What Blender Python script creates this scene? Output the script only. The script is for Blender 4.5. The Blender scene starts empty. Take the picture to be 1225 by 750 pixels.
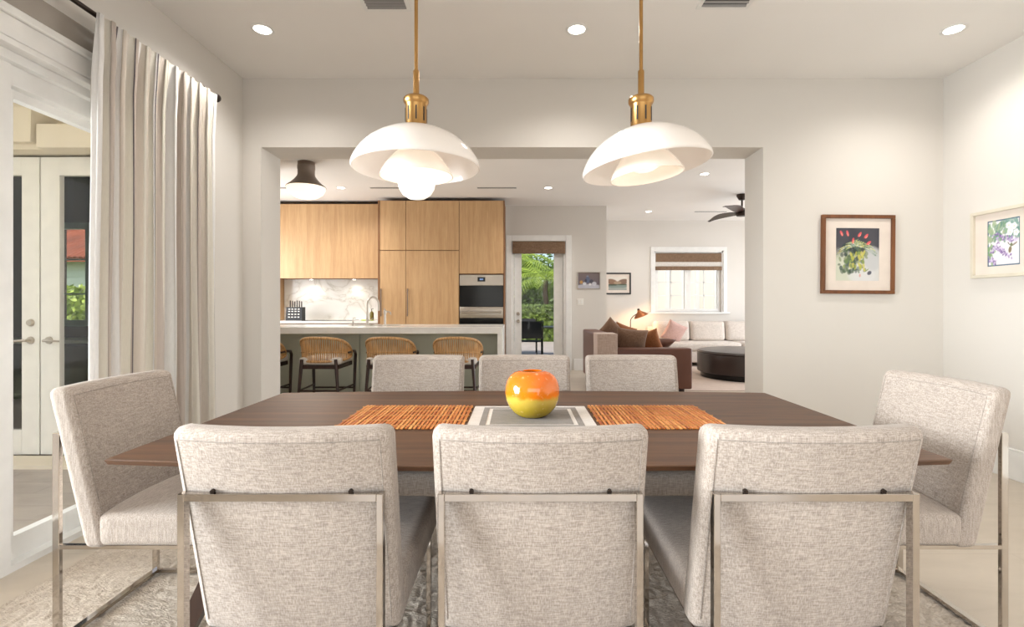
import bpy, bmesh, math, random
from math import pi, sin, cos, radians as R
from mathutils import Vector, Matrix, noise
random.seed(7)
SC = bpy.context.scene
COL = SC.collection

# ------------------------------------------------------------------ helpers
def lin(r, g, b, a=1.0):
    f = lambda c: (c/255/12.92) if c/255 <= .04045 else ((c/255+.055)/1.055)**2.4
    return (f(r), f(g), f(b), a)

class B:
    """collects shapes, links them as one mesh object"""
    def __init__(s): s.bm = bmesh.new()
    def _merge(s, t, m=None):
        if m is not None: t.transform(m)
        me = bpy.data.meshes.new('tmp'); t.to_mesh(me); t.free()
        s.bm.from_mesh(me); bpy.data.meshes.remove(me)
    def box(s, x0, x1, y0, y1, z0, z1, bev=0, seg=2, m=None):
        t = bmesh.new(); bmesh.ops.create_cube(t, size=1)
        for v in t.verts:
            v.co = ((x0+x1)/2+v.co.x*(x1-x0), (y0+y1)/2+v.co.y*(y1-y0), (z0+z1)/2+v.co.z*(z1-z0))
        if bev: bmesh.ops.bevel(t, geom=t.edges[:], offset=bev, segments=seg, profile=.5, affect='EDGES')
        s._merge(t, m); return s
    def soft(s, x0, x1, y0, y1, z0, z1, bev, fn=None, cuts=(10, 4, 8), seg=3):
        """rounded box, sliced and bent by fn(Vector)->Vector"""
        t = bmesh.new(); bmesh.ops.create_cube(t, size=1)
        for v in t.verts:
            v.co = ((x0+x1)/2+v.co.x*(x1-x0), (y0+y1)/2+v.co.y*(y1-y0), (z0+z1)/2+v.co.z*(z1-z0))
        bmesh.ops.bevel(t, geom=t.edges[:], offset=bev, segments=seg, profile=.5, affect='EDGES')
        for ax, (a, b, n) in enumerate(((x0, x1, cuts[0]), (y0, y1, cuts[1]), (z0, z1, cuts[2]))):
            for i in range(1, n):
                co = [0, 0, 0]; no = [0, 0, 0]; co[ax] = a+bev*1.05+(b-a-2.1*bev)*(i-.5)/(n-1) if n > 1 else (a+b)/2; no[ax] = 1
                bmesh.ops.bisect_plane(t, geom=t.verts[:]+t.edges[:]+t.faces[:], plane_co=co, plane_no=no)
        if fn:
            for v in t.verts: v.co = fn(v.co.copy())
        s._merge(t); return s
    def tube(s, pts, r, n=10, caps=True, closed=False):
        pts = [Vector(p) for p in pts]; N = len(pts)
        rr = r if isinstance(r, (list, tuple)) else [r]*N
        bm = s.bm; rings = []; up = None
        for i, p in enumerate(pts):
            if closed: d = (pts[(i+1) % N]-pts[i-1])
            else: d = pts[min(i+1, N-1)]-pts[max(i-1, 0)]
            d = d.normalized()
            if up is None:
                up = Vector((0, 0, 1)) if abs(d.z) < .9 else Vector((1, 0, 0))
            a = d.cross(up)
            if a.length < 1e-5: a = d.orthogonal()
            a.normalize(); b = a.cross(d).normalized(); up = b
            rings.append([bm.verts.new(p+(a*cos(2*pi*k/n)+b*sin(2*pi*k/n))*rr[i]) for k in range(n)])
        for i in range(N if closed else N-1):
            A, C = rings[i], rings[(i+1) % N]
            for k in range(n): bm.faces.new((A[k], A[(k+1) % n], C[(k+1) % n], C[k]))
        if caps and not closed:
            bm.faces.new(rings[0][::-1]); bm.faces.new(rings[-1])
        return s
    def bar(s, p, q, w, h, up=(0, 0, 1)):
        """rectangular bar from p to q; w across, h along up"""
        p, q = Vector(p), Vector(q); d = (q-p).normalized(); up = Vector(up)
        a = d.cross(up).normalized(); b = a.cross(d).normalized()
        vs = []
        for c in (p, q):
            vs.append([s.bm.verts.new(c+a*(sx*w/2)+b*(sz*h/2)) for sx, sz in ((-1, -1), (1, -1), (1, 1), (-1, 1))])
        A, C = vs
        for k in range(4): s.bm.faces.new((A[k], A[(k+1) % 4], C[(k+1) % 4], C[k]))
        s.bm.faces.new(A[::-1]); s.bm.faces.new(C); return s
    def lathe(s, prof, c=(0, 0, 0), n=32, m=None, closed=False):
        t = bmesh.new(); rings = []
        for r, z in prof:
            if r < 1e-6: rings.append([t.verts.new((0, 0, z))])
            else: rings.append([t.verts.new((r*cos(2*pi*k/n), r*sin(2*pi*k/n), z)) for k in range(n)])
        prs = list(zip(rings[:-1], rings[1:]))
        if closed: prs.append((rings[-1], rings[0]))
        for A, C in prs:
            for k in range(n):
                k2 = (k+1) % n
                if len(A) == 1 and len(C) == 1: continue
                if len(A) == 1: t.faces.new((A[0], C[k2], C[k]))
                elif len(C) == 1: t.faces.new((A[k], A[k2], C[0]))
                else: t.faces.new((A[k], A[k2], C[k2], C[k]))
        mm = Matrix.Translation(c)
        if m is not None: mm = mm @ m
        s._merge(t, mm); return s
    def prism(s, poly, z0, z1):
        a = [s.bm.verts.new((x, y, z0)) for x, y in poly]; b = [s.bm.verts.new((x, y, z1)) for x, y in poly]
        s.bm.faces.new(a[::-1]); s.bm.faces.new(b); n = len(poly)
        for i in range(n): s.bm.faces.new((a[i], a[(i+1) % n], b[(i+1) % n], b[i]))
        return s
    def loft(s, loops, cap=True):
        L = [[s.bm.verts.new(p) for p in lp] for lp in loops]; n = len(L[0])
        for A, C in zip(L[:-1], L[1:]):
            for i in range(n): s.bm.faces.new((A[i], A[(i+1) % n], C[(i+1) % n], C[i]))
        if cap: s.bm.faces.new(L[0][::-1]); s.bm.faces.new(L[-1])
        return s
    def grid(s, fn, nu, nv):
        V = [[s.bm.verts.new(fn(i/nu, j/nv)) for j in range(nv+1)] for i in range(nu+1)]
        for i in range(nu):
            for j in range(nv): s.bm.faces.new((V[i][j], V[i+1][j], V[i+1][j+1], V[i][j+1]))
        return s
    def quad(s, *p): s.bm.faces.new([s.bm.verts.new(q) for q in p]); return s
    def build(s, name, mat, parent=None, smooth=True, angle=35, loc=None, rot=None):
        bmesh.ops.recalc_face_normals(s.bm, faces=s.bm.faces[:])
        me = bpy.data.meshes.new(name); s.bm.to_mesh(me); s.bm.free()
        if smooth:
            for p in me.polygons: p.use_smooth = True
            me.set_sharp_from_angle(angle=R(angle))
        me.materials.append(mat)
        o = bpy.data.objects.new(name, me); COL.objects.link(o)
        if parent: o.parent = parent
        if loc: o.location = loc
        if rot: o.rotation_euler = rot
        return o

def tag(o, label=None, cat=None, group=None, kind=None):
    if label: o['label'] = label
    if cat: o['category'] = cat
    if group: o['group'] = group
    if kind: o['kind'] = kind
    return o
def thing(name, label, cat, loc=(0, 0, 0), rz=0, group=None, kind=None):
    o = bpy.data.objects.new(name, None); COL.objects.link(o); o.empty_display_size = .05
    o.location = loc; o.rotation_euler = (0, 0, rz)
    return tag(o, label, cat, group, kind)
def struct(name, b, mat, label=None, parent=None, smooth=False):
    o = b.build(name, mat, parent, smooth=smooth)
    if not parent: tag(o, label, None, None, 'structure')
    return o
def dup(root, loc, rz=None, label=None, group=None):
    def cp(o, par):
        c = o.copy(); COL.objects.link(c)
        if par: c.parent = par
        for ch in list(o.children): cp(ch, c)
        return c
    r = cp(root, None); r.location = loc
    if rz is not None: r.rotation_euler = (0, 0, rz)
    if label: r['label'] = label
    if group: r['group'] = group
    return r

# ------------------------------------------------------------------ materials
class NT:
    def __init__(s, name):
        s.m = bpy.data.materials.new(name); s.m.use_nodes = True
        s.t = s.m.node_tree; s.n = s.t.nodes; s.l = s.t.links
        s.p = s.n['Principled BSDF']; s.out = s.n['Material Output']
    def add(s, typ, **k):
        n = s.n.new(typ)
        for a, v in k.items():
            if hasattr(n, a): setattr(n, a, v)
            else: n.inputs[a.replace('_', ' ')].default_value = v
        return n
    def link(s, a, b): s.l.new(a, b)
    def coords(s, scale=(1, 1, 1), kind='Object', rot=(0, 0, 0)):
        tc = s.add('ShaderNodeTexCoord'); mp = s.add('ShaderNodeMapping')
        mp.inputs['Scale'].default_value = scale; mp.inputs['Rotation'].default_value = rot
        s.link(tc.outputs[kind], mp.inputs['Vector']); return mp.outputs['Vector']
    def noise(s, vec, scale, detail=3, rough=.5, dist=0):
        n = s.add('ShaderNodeTexNoise'); n.inputs['Scale'].default_value = scale
        n.inputs['Detail'].default_value = detail; n.inputs['Roughness'].default_value = rough
        n.inputs['Distortion'].default_value = dist
        if vec is not None: s.link(vec, n.inputs['Vector'])
        return n.outputs['Fac']
    def ramp(s, fac, stops, interp='LINEAR'):
        r = s.add('ShaderNodeValToRGB'); r.color_ramp.interpolation = interp; e = r.color_ramp.elements
        while len(e) < len(stops): e.new(.5)
        for el, (p, c) in zip(e, stops): el.position = p; el.color = c
        s.link(fac, r.inputs['Fac']); return r.outputs['Color']
    def math(s, op, a, b=None):
        n = s.add('ShaderNodeMath'); n.operation = op
        for i, v in enumerate((a, b)):
            if v is None: continue
            if isinstance(v, (int, float)): n.inputs[i].default_value = v
            else: s.link(v, n.inputs[i])
        return n.outputs[0]
    def mix(s, fac, a, b, blend='MIX'):
        n = s.add('ShaderNodeMix'); n.data_type = 'RGBA'; n.blend_type = blend
        for k, v in ((0, fac), (6, a), (7, b)):
            if isinstance(v, (int, float, tuple)): n.inputs[k].default_value = v
            else: s.link(v, n.inputs[k])
        return n.outputs[2]
    def bump(s, h, strength=.3, dist=.01):
        b = s.add('ShaderNodeBump'); b.inputs['Strength'].default_value = strength; b.inputs['Distance'].default_value = dist
        s.link(h, b.inputs['Height']); s.link(b.outputs[0], s.p.inputs['Normal'])
    def base(s, c):
        if isinstance(c, tuple): s.p.inputs['Base Color'].default_value = c
        else: s.link(c, s.p.inputs['Base Color'])
    def set(s, **k):
        for a, v in k.items(): s.p.inputs[a.replace('_', ' ')].default_value = v
        return s

def paint(name, c, rough=.6, bump=.05, var=.03):
    t = NT(name); v = t.coords()
    n = t.noise(v, 1.3, 2); d = tuple(x*(1-var) for x in c[:3])+(1,)
    t.base(t.ramp(n, [(.3, d), (.7, c)])); t.set(Roughness=rough)
    t.bump(t.noise(v, 220, 2), bump, .002); return t.m
def plain(name, c, rough=.5, metal=0, coat=0, spec=.5, emit=None, es=0):
    t = NT(name); v = t.coords(); n = t.noise(v, 9, 3)
    d = tuple(x*.93 for x in c[:3])+(1,)
    t.base(t.ramp(n, [(.3, d), (.7, c)])); t.set(Roughness=rough, Metallic=metal)
    t.p.inputs['Coat Weight'].default_value = coat; t.p.inputs['Specular IOR Level'].default_value = spec
    if emit: t.p.inputs['Emission Color'].default_value = emit; t.p.inputs['Emission Strength'].default_value = es
    return t.m
def fabric(name, lo, hi, scale=1.0, rough=.95, contrast=.5):
    t = NT(name)
    a = t.noise(t.coords((24*scale, 300*scale, 300*scale)), 1, 2, .6)
    b = t.noise(t.coords((300*scale, 300*scale, 24*scale)), 1, 2, .6)
    w = t.math('ADD', t.math('MULTIPLY', t.math('MAXIMUM', a, b), .6), t.math('MULTIPLY', t.math('MINIMUM', a, b), .4))
    big = t.noise(t.coords(), 7, 3)
    c = t.ramp(w, [(.38, lo), (.66, hi)])
    k = t.ramp(big, [(.25, (.92, .92, .92, 1)), (.75, (1, 1, 1, 1))])
    t.base(t.mix(1.0, c, k, 'MULTIPLY')); t.set(Roughness=rough)
    t.p.inputs['Specular IOR Level'].default_value = .15
    t.p.inputs['Sheen Weight'].default_value = .15
    t.bump(w, .3, .0015); return t.m
def wood(name, lo, hi, axis='X', rough=.4, freq=1.0, coat=0):
    t = NT(name)
    s = {'X': (1.2, 22, 22), 'Y': (22, 1.2, 22), 'Z': (22, 22, 1.2)}[axis]
    s = tuple(x*freq for x in s)
    a = t.noise(t.coords(s), 1, 5, .6, .6)
    s2 = tuple(x*7 for x in s); b = t.noise(t.coords(s2), 1, 3, .5)
    f = t.math('ADD', t.math('MULTIPLY', a, .7), t.math('MULTIPLY', b, .3))
    t.base(t.ramp(f, [(.3, lo), (.68, hi)])); t.set(Roughness=rough)
    t.p.inputs['Coat Weight'].default_value = coat
    t.bump(b, .05, .002); return t.m
def leafmat(name, lo, hi, scale=3):
    t = NT(name); t.base(t.ramp(t.noise(t.coords(), scale, 4), [(.3, lo), (.7, hi)])); t.set(Roughness=.5)
    tr = t.add('ShaderNodeBsdfTranslucent'); tr.inputs[0].default_value = hi
    mx = t.add('ShaderNodeMixShader'); mx.inputs[0].default_value = .15
    t.link(t.p.outputs[0], mx.inputs[1]); t.link(tr.outputs[0], mx.inputs[2]); t.link(mx.outputs[0], t.out.inputs[0])
    return t.m
def glass(name, tint=(1, 1, 1, 1)):
    t = NT(name); g = t.add('ShaderNodeBsdfGlossy'); g.inputs['Roughness'].default_value = .02
    tr = t.add('ShaderNodeBsdfTransparent'); tr.inputs[0].default_value = tint
    fr = t.add('ShaderNodeFresnel'); ge = t.add('ShaderNodeNewGeometry')
    t.link(t.math('ADD', 1.22, t.math('MULTIPLY', ge.outputs['Backfacing'], 1/1.22-1.22)), fr.inputs[0])
    mx = t.add('ShaderNodeMixShader'); t.link(fr.outputs[0], mx.inputs[0])
    t.link(tr.outputs[0], mx.inputs[1]); t.link(g.outputs[0], mx.inputs[2]); t.link(mx.outputs[0], t.out.inputs[0])
    return t.m
def opal(name, c, emit, es, trans=.35):
    t = NT(name); v = t.coords(); t.base(t.ramp(t.noise(v, 4, 2), [(.3, c), (.7, tuple(x*.97 for x in c[:3])+(1,))]))
    t.set(Roughness=.12); t.p.inputs['Emission Color'].default_value = emit; t.p.inputs['Emission Strength'].default_value = es
    tr = t.add('ShaderNodeBsdfTranslucent'); tr.inputs[0].default_value = c
    mx = t.add('ShaderNodeMixShader'); mx.inputs[0].default_value = trans
    t.link(t.p.outputs[0], mx.inputs[1]); t.link(tr.outputs[0], mx.inputs[2]); t.link(mx.outputs[0], t.out.inputs[0])
    return t.m
def emis(name, c, s):
    t = NT(name); t.p.inputs['Emission Color'].default_value = c; t.p.inputs['Emission Strength'].default_value = s
    t.base(c); return t.m

M = {}
M['wall'] = paint('wall_paint', lin(217, 212, 205))
M['ceil'] = paint('ceiling_paint', lin(240, 237, 233), .8)
M['trim'] = plain('white_trim', lin(236, 235, 232), .35)
M['doorpaint'] = plain('door_paint', lin(228, 224, 215), .4)
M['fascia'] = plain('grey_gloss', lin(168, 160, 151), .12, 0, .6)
M['linen'] = fabric('linen', lin(149, 137, 127), lin(202, 190, 179), 1.25)
M['seam'] = fabric('linen_seam', lin(132, 123, 115), lin(178, 168, 158))
M['chrome'] = plain('polished_nickel', lin(196, 189, 181), .07, 1)
M['steel'] = plain('brushed_steel', lin(190, 182, 172), .36, 1)
M['nickel'] = plain('satin_nickel', lin(180, 170, 156), .42, .5)
M['handle'] = plain('bronze_handle', lin(120, 104, 92), .35, .8)
M['dark_metal'] = plain('dark_metal', lin(56, 46, 40), .35, .6)
M['walnut'] = wood('walnut', lin(54, 34, 21), lin(108, 73, 47), 'X', .48, 1, 0)
M['walnut_dark'] = wood('walnut_dark', lin(40, 26, 20), lin(66, 44, 34), 'Z', .4)
M['espresso'] = wood('espresso_wood', lin(34, 20, 16), lin(66, 40, 31), 'Z', .35)
M['oak'] = wood('oak', lin(182, 142, 100), lin(210, 174, 130), 'Z', .5, .9)
M['oak_dark'] = wood('oak_shadow_gap', lin(112, 74, 44), lin(140, 96, 58), 'Z', .6)
M['frame_wood'] = wood('frame_wood', lin(84, 46, 18), lin(126, 76, 36), 'Z', .4)
M['quartz'] = plain('white_quartz', lin(248, 247, 244), .15)
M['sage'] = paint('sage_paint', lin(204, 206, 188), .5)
M['brass'] = plain('brass', lin(176, 136, 84), .28, 1)
M['black'] = plain('black_gloss', lin(10, 10, 11), .12, 0, 0, .25)
M['blackmat'] = plain('black_matt', lin(32, 34, 38), .5)
M['white_cloth'] = fabric('white_cloth', lin(205, 198, 190), lin(236, 231, 225), .8)
M['cream'] = fabric('cream_upholstery', lin(196, 184, 174), lin(228, 219, 209), .6)
M['leather'] = plain('brown_leather', lin(98, 58, 42), .42)
M['leather_dark'] = plain('dark_leather', lin(58, 47, 43), .3)
M['pillow_brown'] = fabric('brown_cloth', lin(100, 76, 60), lin(138, 108, 88), .7)
M['pillow_rust'] = fabric('rust_cloth', lin(124, 76, 46), lin(162, 106, 70), .7)
M['pillow_pink'] = fabric('pink_cloth', lin(190, 152, 142), lin(216, 182, 172), .7)
M['throw'] = fabric('beige_throw', lin(176, 154, 142), lin(204, 184, 172), .5)
M['shade'] = fabric('woven_shade', lin(110, 88, 70), lin(148, 122, 100), .5)
M['matboard'] = plain('mat_board', lin(226, 214, 203), .8)
M['ivory_frame'] = plain('ivory_frame', lin(216, 208, 190), .4)
M['copper'] = plain('copper', lin(176, 112, 72), .3, .8)
M['opal_outer'] = opal('opal_glass', lin(243, 238, 233), lin(255, 242, 228), .10, .22)
M['opal_inner'] = opal('opal_glass_bright', lin(250, 244, 234), lin(255, 243, 228), .22, .15)
M['bowl_glass'] = emis('lit_opal_bowl', lin(255, 246, 230), .93)
M['downlight'] = emis('downlight_lens', lin(255, 246, 232), 14)
M['glass'] = glass('clear_glass')
M['terracotta'] = paint('roof_tile', lin(150, 78, 46), .85, .3, .45)
M['stucco'] = paint('beige_stucco', lin(216, 205, 184), .85, .3)
M['siding'] = plain('white_siding', lin(214, 224, 206), .7)
M['winframe'] = plain('aluminium_frame', lin(150, 176, 160), .5)
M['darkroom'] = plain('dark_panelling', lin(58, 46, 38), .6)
M['leaf'] = leafmat('leaf_green', lin(10, 30, 6), lin(104, 136, 38), 7)
M['hedge'] = leafmat('hedge_green', lin(34, 58, 16), lin(128, 150, 66), 9)
M['palm'] = leafmat('palm_green', lin(44, 86, 18), lin(186, 206, 84), 6)
M['bark'] = plain('bark', lin(92, 74, 56), .9)
M['lime'] = plain('lime_plastic', lin(176, 196, 40), .4)
M['soap'] = plain('amber_soap', lin(120, 110, 50), .15)
M['vent_grey'] = plain('vent_grey', lin(150, 147, 144), .5)
M['plastic'] = plain('switch_plastic', lin(236, 233, 226), .4)

def tiles(name, lo, hi, w, h, rough, mort):
    t = NT(name); v = t.coords()
    br = t.add('ShaderNodeTexBrick'); br.offset = .5; t.link(v, br.inputs['Vector'])
    br.inputs['Scale'].default_value = 1; br.inputs['Brick Width'].default_value = w; br.inputs['Row Height'].default_value = h
    br.inputs['Mortar Size'].default_value = .003; br.inputs['Color1'].default_value = hi; br.inputs['Color2'].default_value = tuple(x*.95 for x in hi[:3])+(1,)
    br.inputs['Mortar'].default_value = mort
    n = t.noise(t.coords((.8, 2.2, 1)), 3, 5, .6, .5)
    t.base(t.mix(.55, br.outputs['Color'], t.ramp(n, [(.3, lo), (.7, hi)]))); t.set(Roughness=rough); return t.m
M['floor'] = tiles('limestone_tile', lin(178, 166, 150), lin(200, 188, 172), 1.2, .6, .28, lin(176, 162, 145))
M['patio_tile'] = tiles('patio_tile', lin(130, 120, 112), lin(170, 160, 150), .9, .2, .5, lin(110, 102, 96))
M['deck'] = tiles('deck_boards', lin(120, 112, 106), lin(176, 166, 158), 3, .14, .6, lin(60, 54, 50))

t = NT('marble'); v = t.coords()
n1 = t.noise(v, 1.4, 5, .5, 1.2); w = t.math('ABSOLUTE', t.math('SUBTRACT', n1, .5))
c = t.ramp(w, [(0, lin(206, 202, 192)), (.012, lin(226, 223, 216)), (.05, lin(238, 236, 231)), (.12, lin(241, 239, 234))])
t.base(c); t.set(Roughness=.15); M['marble'] = t.m

t = NT('rug_pile'); v = t.coords()
f1 = t.noise(v, 24, 4, .6, 2.5); f2 = t.noise(t.coords((90, 220, 90)), 1, 3)
f = t.math('ADD', t.math('MULTIPLY', f1, .65), t.math('MULTIPLY', f2, .35))
t.base(t.ramp(f, [(.3, lin(168, 155, 141)), (.5, lin(196, 184, 170)), (.7, lin(216, 206, 193))])); t.set(Roughness=1)
t.p.inputs['Specular IOR Level'].default_value = .1
t.bump(f2, .6, .01); M['rug'] = t.m

t = NT('rattan'); a = t.noise(t.coords((60, 60, 6)), 1, 3)
t.base(t.ramp(a, [(.3, lin(160, 116, 70)), (.7, lin(222, 178, 122))])); t.set(Roughness=.55); M['rattan'] = t.m

t = NT('bamboo'); a = t.noise(t.coords((66, 2, 1)), 1, 2)
t.base(t.ramp(a, [(.3, lin(150, 72, 26)), (.5, lin(206, 122, 56)), (.7, lin(238, 176, 104))])); t.set(Roughness=.45); M['bamboo'] = t.m
M['bamboo_thread'] = plain('bamboo_thread', lin(196, 146, 88), .8)

t = NT('striped_curtain'); tc = t.add('ShaderNodeTexCoord'); sx = t.add('ShaderNodeSeparateXYZ'); t.link(tc.outputs['UV'], sx.inputs[0])
fr = t.math('FRACT', t.math('MULTIPLY', sx.outputs[0], 3.6))
W_, BG, TP, GR, CR = lin(248, 246, 244), lin(228, 218, 206), lin(208, 196, 186), lin(116, 108, 112), lin(242, 237, 226)
c = t.ramp(fr, [(0, W_), (.14, BG), (.24, CR), (.30, TP), (.40, CR), (.515, GR), (.535, W_), (.60, BG), (.72, TP), (.80, CR), (.90, TP), (.955, GR), (.975, W_)], 'CONSTANT')
wv = t.noise(t.coords((300, 300, 30)), 1, 2)
t.base(t.mix(1.0, c, t.ramp(wv, [(.3, (.92, .92, .92, 1)), (.7, (1, 1, 1, 1))]), 'MULTIPLY')); t.set(Roughness=.9)
tr = t.add('ShaderNodeBsdfTranslucent'); t.link(c, tr.inputs[0]); mx = t.add('ShaderNodeMixShader'); mx.inputs[0].default_value = .2
t.link(t.p.outputs[0], mx.inputs[1]); t.link(tr.outputs[0], mx.inputs[2]); t.link(mx.outputs[0], t.out.inputs[0]); M['curtain'] = t.m

t = NT('vase_glaze'); v = t.coords(); sx = t.add('ShaderNodeSeparateXYZ'); tc = t.add('ShaderNodeTexCoord'); t.link(tc.outputs['Object'], sx.inputs[0])
h = t.math('ADD', sx.outputs[2], t.math('MULTIPLY', t.math('SUBTRACT', t.noise(v, 26, 4), .5), .035))
c = t.ramp(h, [(.035, lin(180, 156, 44)), (.080, lin(204, 174, 70)), (.094, lin(240, 128, 20)), (.19, lin(240, 112, 12))])
sp = t.noise(v, 70, 4); spot = t.ramp(sp, [(.62, (0, 0, 0, 1)), (.72, (1, 1, 1, 1))])
t.base(t.mix(t.math('MULTIPLY', spot, .35), c, lin(255, 214, 150))); t.set(Roughness=.08); t.p.inputs['Coat Weight'].default_value = .5; M['vase'] = t.m

t = NT('painted_canvas'); at = t.add('ShaderNodeAttribute'); at.attribute_name = 'paint'
t.link(at.outputs['Color'], t.p.inputs['Base Color']); t.set(Roughness=.7); M['canvas'] = t.m

def canvas(name, parent, w, h, nx, ny, layers, bg, m):
    """flat picture in the local XZ plane (facing -Y), painted stroke by stroke; layers: (x, y, rx, ry, rot, colour, alpha)"""
    col = [[bg(i/nx, j/ny) for j in range(ny+1)] for i in range(nx+1)]
    for (x, y, rx, ry, ro, c, al) in layers:
        c = lin(*c); cr, sr = cos(ro), sin(ro)
        for i in range(nx+1):
            if abs(i/nx-x) > max(rx, ry)*1.6: continue
            for j in range(ny+1):
                dx, dy = i/nx-x, j/ny-y
                a = (dx*cr+dy*sr)/rx; b = (-dx*sr+dy*cr)/ry; d = a*a+b*b
                if d < 1.4:
                    k = al*min(1, (1.4-d)/.6); q = col[i][j]
                    col[i][j] = tuple(q[n]*(1-k)+c[n]*k for n in range(3))+(1,)
    vs = [(-w/2+w*i/nx, 0, -h/2+h*j/ny) for i in range(nx+1) for j in range(ny+1)]
    fs = [(i*(ny+1)+j, (i+1)*(ny+1)+j, (i+1)*(ny+1)+j+1, i*(ny+1)+j+1) for i in range(nx) for j in range(ny)]
    me = bpy.data.meshes.new(name); me.from_pydata(vs, [], fs)
    at = me.color_attributes.new('paint', 'FLOAT_COLOR', 'POINT')
    for i in range(nx+1):
        for j in range(ny+1): at.data[i*(ny+1)+j].color = col[i][j]
    me.materials.append(m); o = bpy.data.objects.new(name, me); COL.objects.link(o); o.parent = parent
    return o

# ================================================================== SETTING
b = B(); b.box(-2.44, 3.6, -2.3, 4.16, -.1, 0).box(-8.2, 6.4, 4.16, 11.0, -.1, 0)
struct('floor', b, M['floor'])
b = B(); b.box(-2.44, 3.6, -2.3, 4.16, 3.05, 3.2).box(-8.2, 6.4, 4.16, 11.0, 3.05, 3.2)
struct('ceiling', b, M['ceil'])
# dining room walls
DY0, DY1 = -.6, 3.05
b = B(); b.box(-2.44, -2.234, -2.3, DY0, 0, 3.05).box(-2.44, -2.234, DY1, 4.0, 0, 3.05).box(-2.44, -2.234, DY0, DY1, 2.374, 3.05)
struct('wall_left', b, M['wall'])
b = B(); b.box(3.446, 3.6, -2.3, 4.0, 0, 3.05); struct('wall_right', b, M['wall'])
b = B(); b.box(-3.50, -2.085, 4.06, 4.32, 0, 3.05).box(-2.44, -2.085, 4.0, 4.06, 0, 3.05).box(1.985, 6.4, 4.0, 4.32, 0, 3.05).box(-2.085, 1.985, 4.0, 4.32, 2.49, 3.05)
struct('wall_back', b, M['wall'])
b = B(); b.box(-2.44, -1.7, -2.3, -2.15, 0, 3.05).box(2.7, 3.6, -2.3, -2.15, 0, 3.05).box(-1.7, 2.7, -2.3, -2.15, 2.45, 3.05).box(-1.7, 2.7, -2.3, -2.15, 0, .1)
struct('wall_front', b, M['wall'])
# kitchen and living walls
b = B(); b.box(-3.50, -3.42, 4.32, 6.75, 0, 3.05).box(-4.9, -3.50, 6.62, 6.75, 0, 3.05).box(-4.9, -4.75, 6.75, 6.95, 0, 3.05).box(-4.9, -4.75, 8.35, 9.2, 0, 3.05).box(-4.9, -4.75, 6.95, 8.35, 2.5, 3.05).box(-4.9, -4.75, 6.95, 8.35, 0, 1.0)
struct('wall_kitchen_left', b, M['wall'])
b = B(); b.box(-4.75, -.24, 9.05, 9.2, 0, 3.05); struct('wall_kitchen_back', b, M['wall'])
DL, DR, DT = -.124, .884, 2.40     # garden door opening
b = B(); b.box(-.24, DL, 9.15, 9.35, 0, 3.05).box(DR, 1.636, 9.15, 9.35, 0, 3.05).box(DL, DR, 9.15, 9.35, DT, 3.05).box(1.5, 1.636, 9.35, 10.9, 0, 3.05)
struct('wall_garden', b, M['wall'])
WL, WR, WB, WT = 2.95, 4.47, 1.06, 2.40
b = B(); b.box(1.636, WL, 10.74, 10.9, 0, 3.05).box(WR, 6.4, 10.74, 10.9, 0, 3.05).box(WL, WR, 10.74, 10.9, 0, WB).box(WL, WR, 10.74, 10.9, WT, 3.05)
struct('wall_living', b, M['wall'])
b = B(); b.box(6.2, 6.4, 4.32, 5.2, 0, 3.05).box(6.2, 6.4, 10.0, 10.74, 0, 3.05).box(6.2, 6.4, 5.2, 10.0, 2.6, 3.05)
struct('wall_living_right', b, M['wall'])
# baseboards
def baseboard(name, segs):
    b = B()
    for (x0, x1, y0, y1) in segs: b.box(x0, x1, y0, y1, 0, .2, .004).box(min(x0, x1), max(x0, x1), y0, y1, .2, .215, .005)
    return struct(name, b, M['trim'])
baseboard('baseboard_right', [(3.424, 3.446, -2.15, 4.0)])
baseboard('baseboard_back', [(1.985, 3.424, 3.978, 4.0), (-2.234, -2.085, 3.978, 4.0)])
baseboard('baseboard_left', [(-2.234, -2.212, 3.2, 3.978)])
baseboard('baseboard_garden', [(1.03, 1.636, 9.128, 9.15)])
baseboard('baseboard_living', [(1.636, 6.2, 10.718, 10.74)])

# sliding patio door in the left wall
d1 = thing('door_1', 'white framed sliding glass patio door behind the striped curtain', None, (-2.36, 1.2, 0), kind='structure')
def loc(b, o): b.bm.transform(Matrix.Translation(-o.location)); return b
b = B(); b.box(-2.44, -2.30, DY0, DY1, 2.21, 2.373, .004).box(-2.30, -2.206, DY0, DY1, 2.345, 2.373, .004).box(-2.30, -2.26, DY0, DY1, 2.30, 2.345, .004).box(-2.44, -2.24, DY1-.05, DY1, 0, 2.21).box(-2.44, -2.29, DY0, DY0+.05, 0, 2.21).box(-2.44, -2.29, DY0, DY1, -.0, .03)
loc(b, d1).build('door_frame', M['trim'], d1, False)
b = B(); b.box(-2.39, -2.345, 2.17, 2.29, .03, 2.21).box(-2.39, -2.345, 2.88, 3.0, .03, 2.21).box(-2.39, -2.345, 2.29, 2.88, .03, .136).box(-2.39, -2.345, 2.29, 2.88, 2.17, 2.21)
p = loc(b, d1).build('fixed_panel', M['trim'], d1, False)
b = B(); b.box(-2.372, -2.366, 2.285, 2.885, .13, 2.18); loc(b, d1).build('pane', M['glass'], p, False)
b = B(); b.box(-2.335, -2.29, 2.10, 2.227, .03, 2.30).box(-2.335, -2.29, -.5, -.37, .03, 2.30).box(-2.335, -2.29, -.37, 2.10, .03, .15).box(-2.335, -2.29, -.37, 2.10, 2.17, 2.30)
p = loc(b, d1).build('sliding_panel', M['trim'], d1, False)
b = B(); b.box(-2.316, -2.31, -.375, 2.105, .14, 2.18); loc(b, d1).build('pane', M['glass'], p, False)
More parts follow.
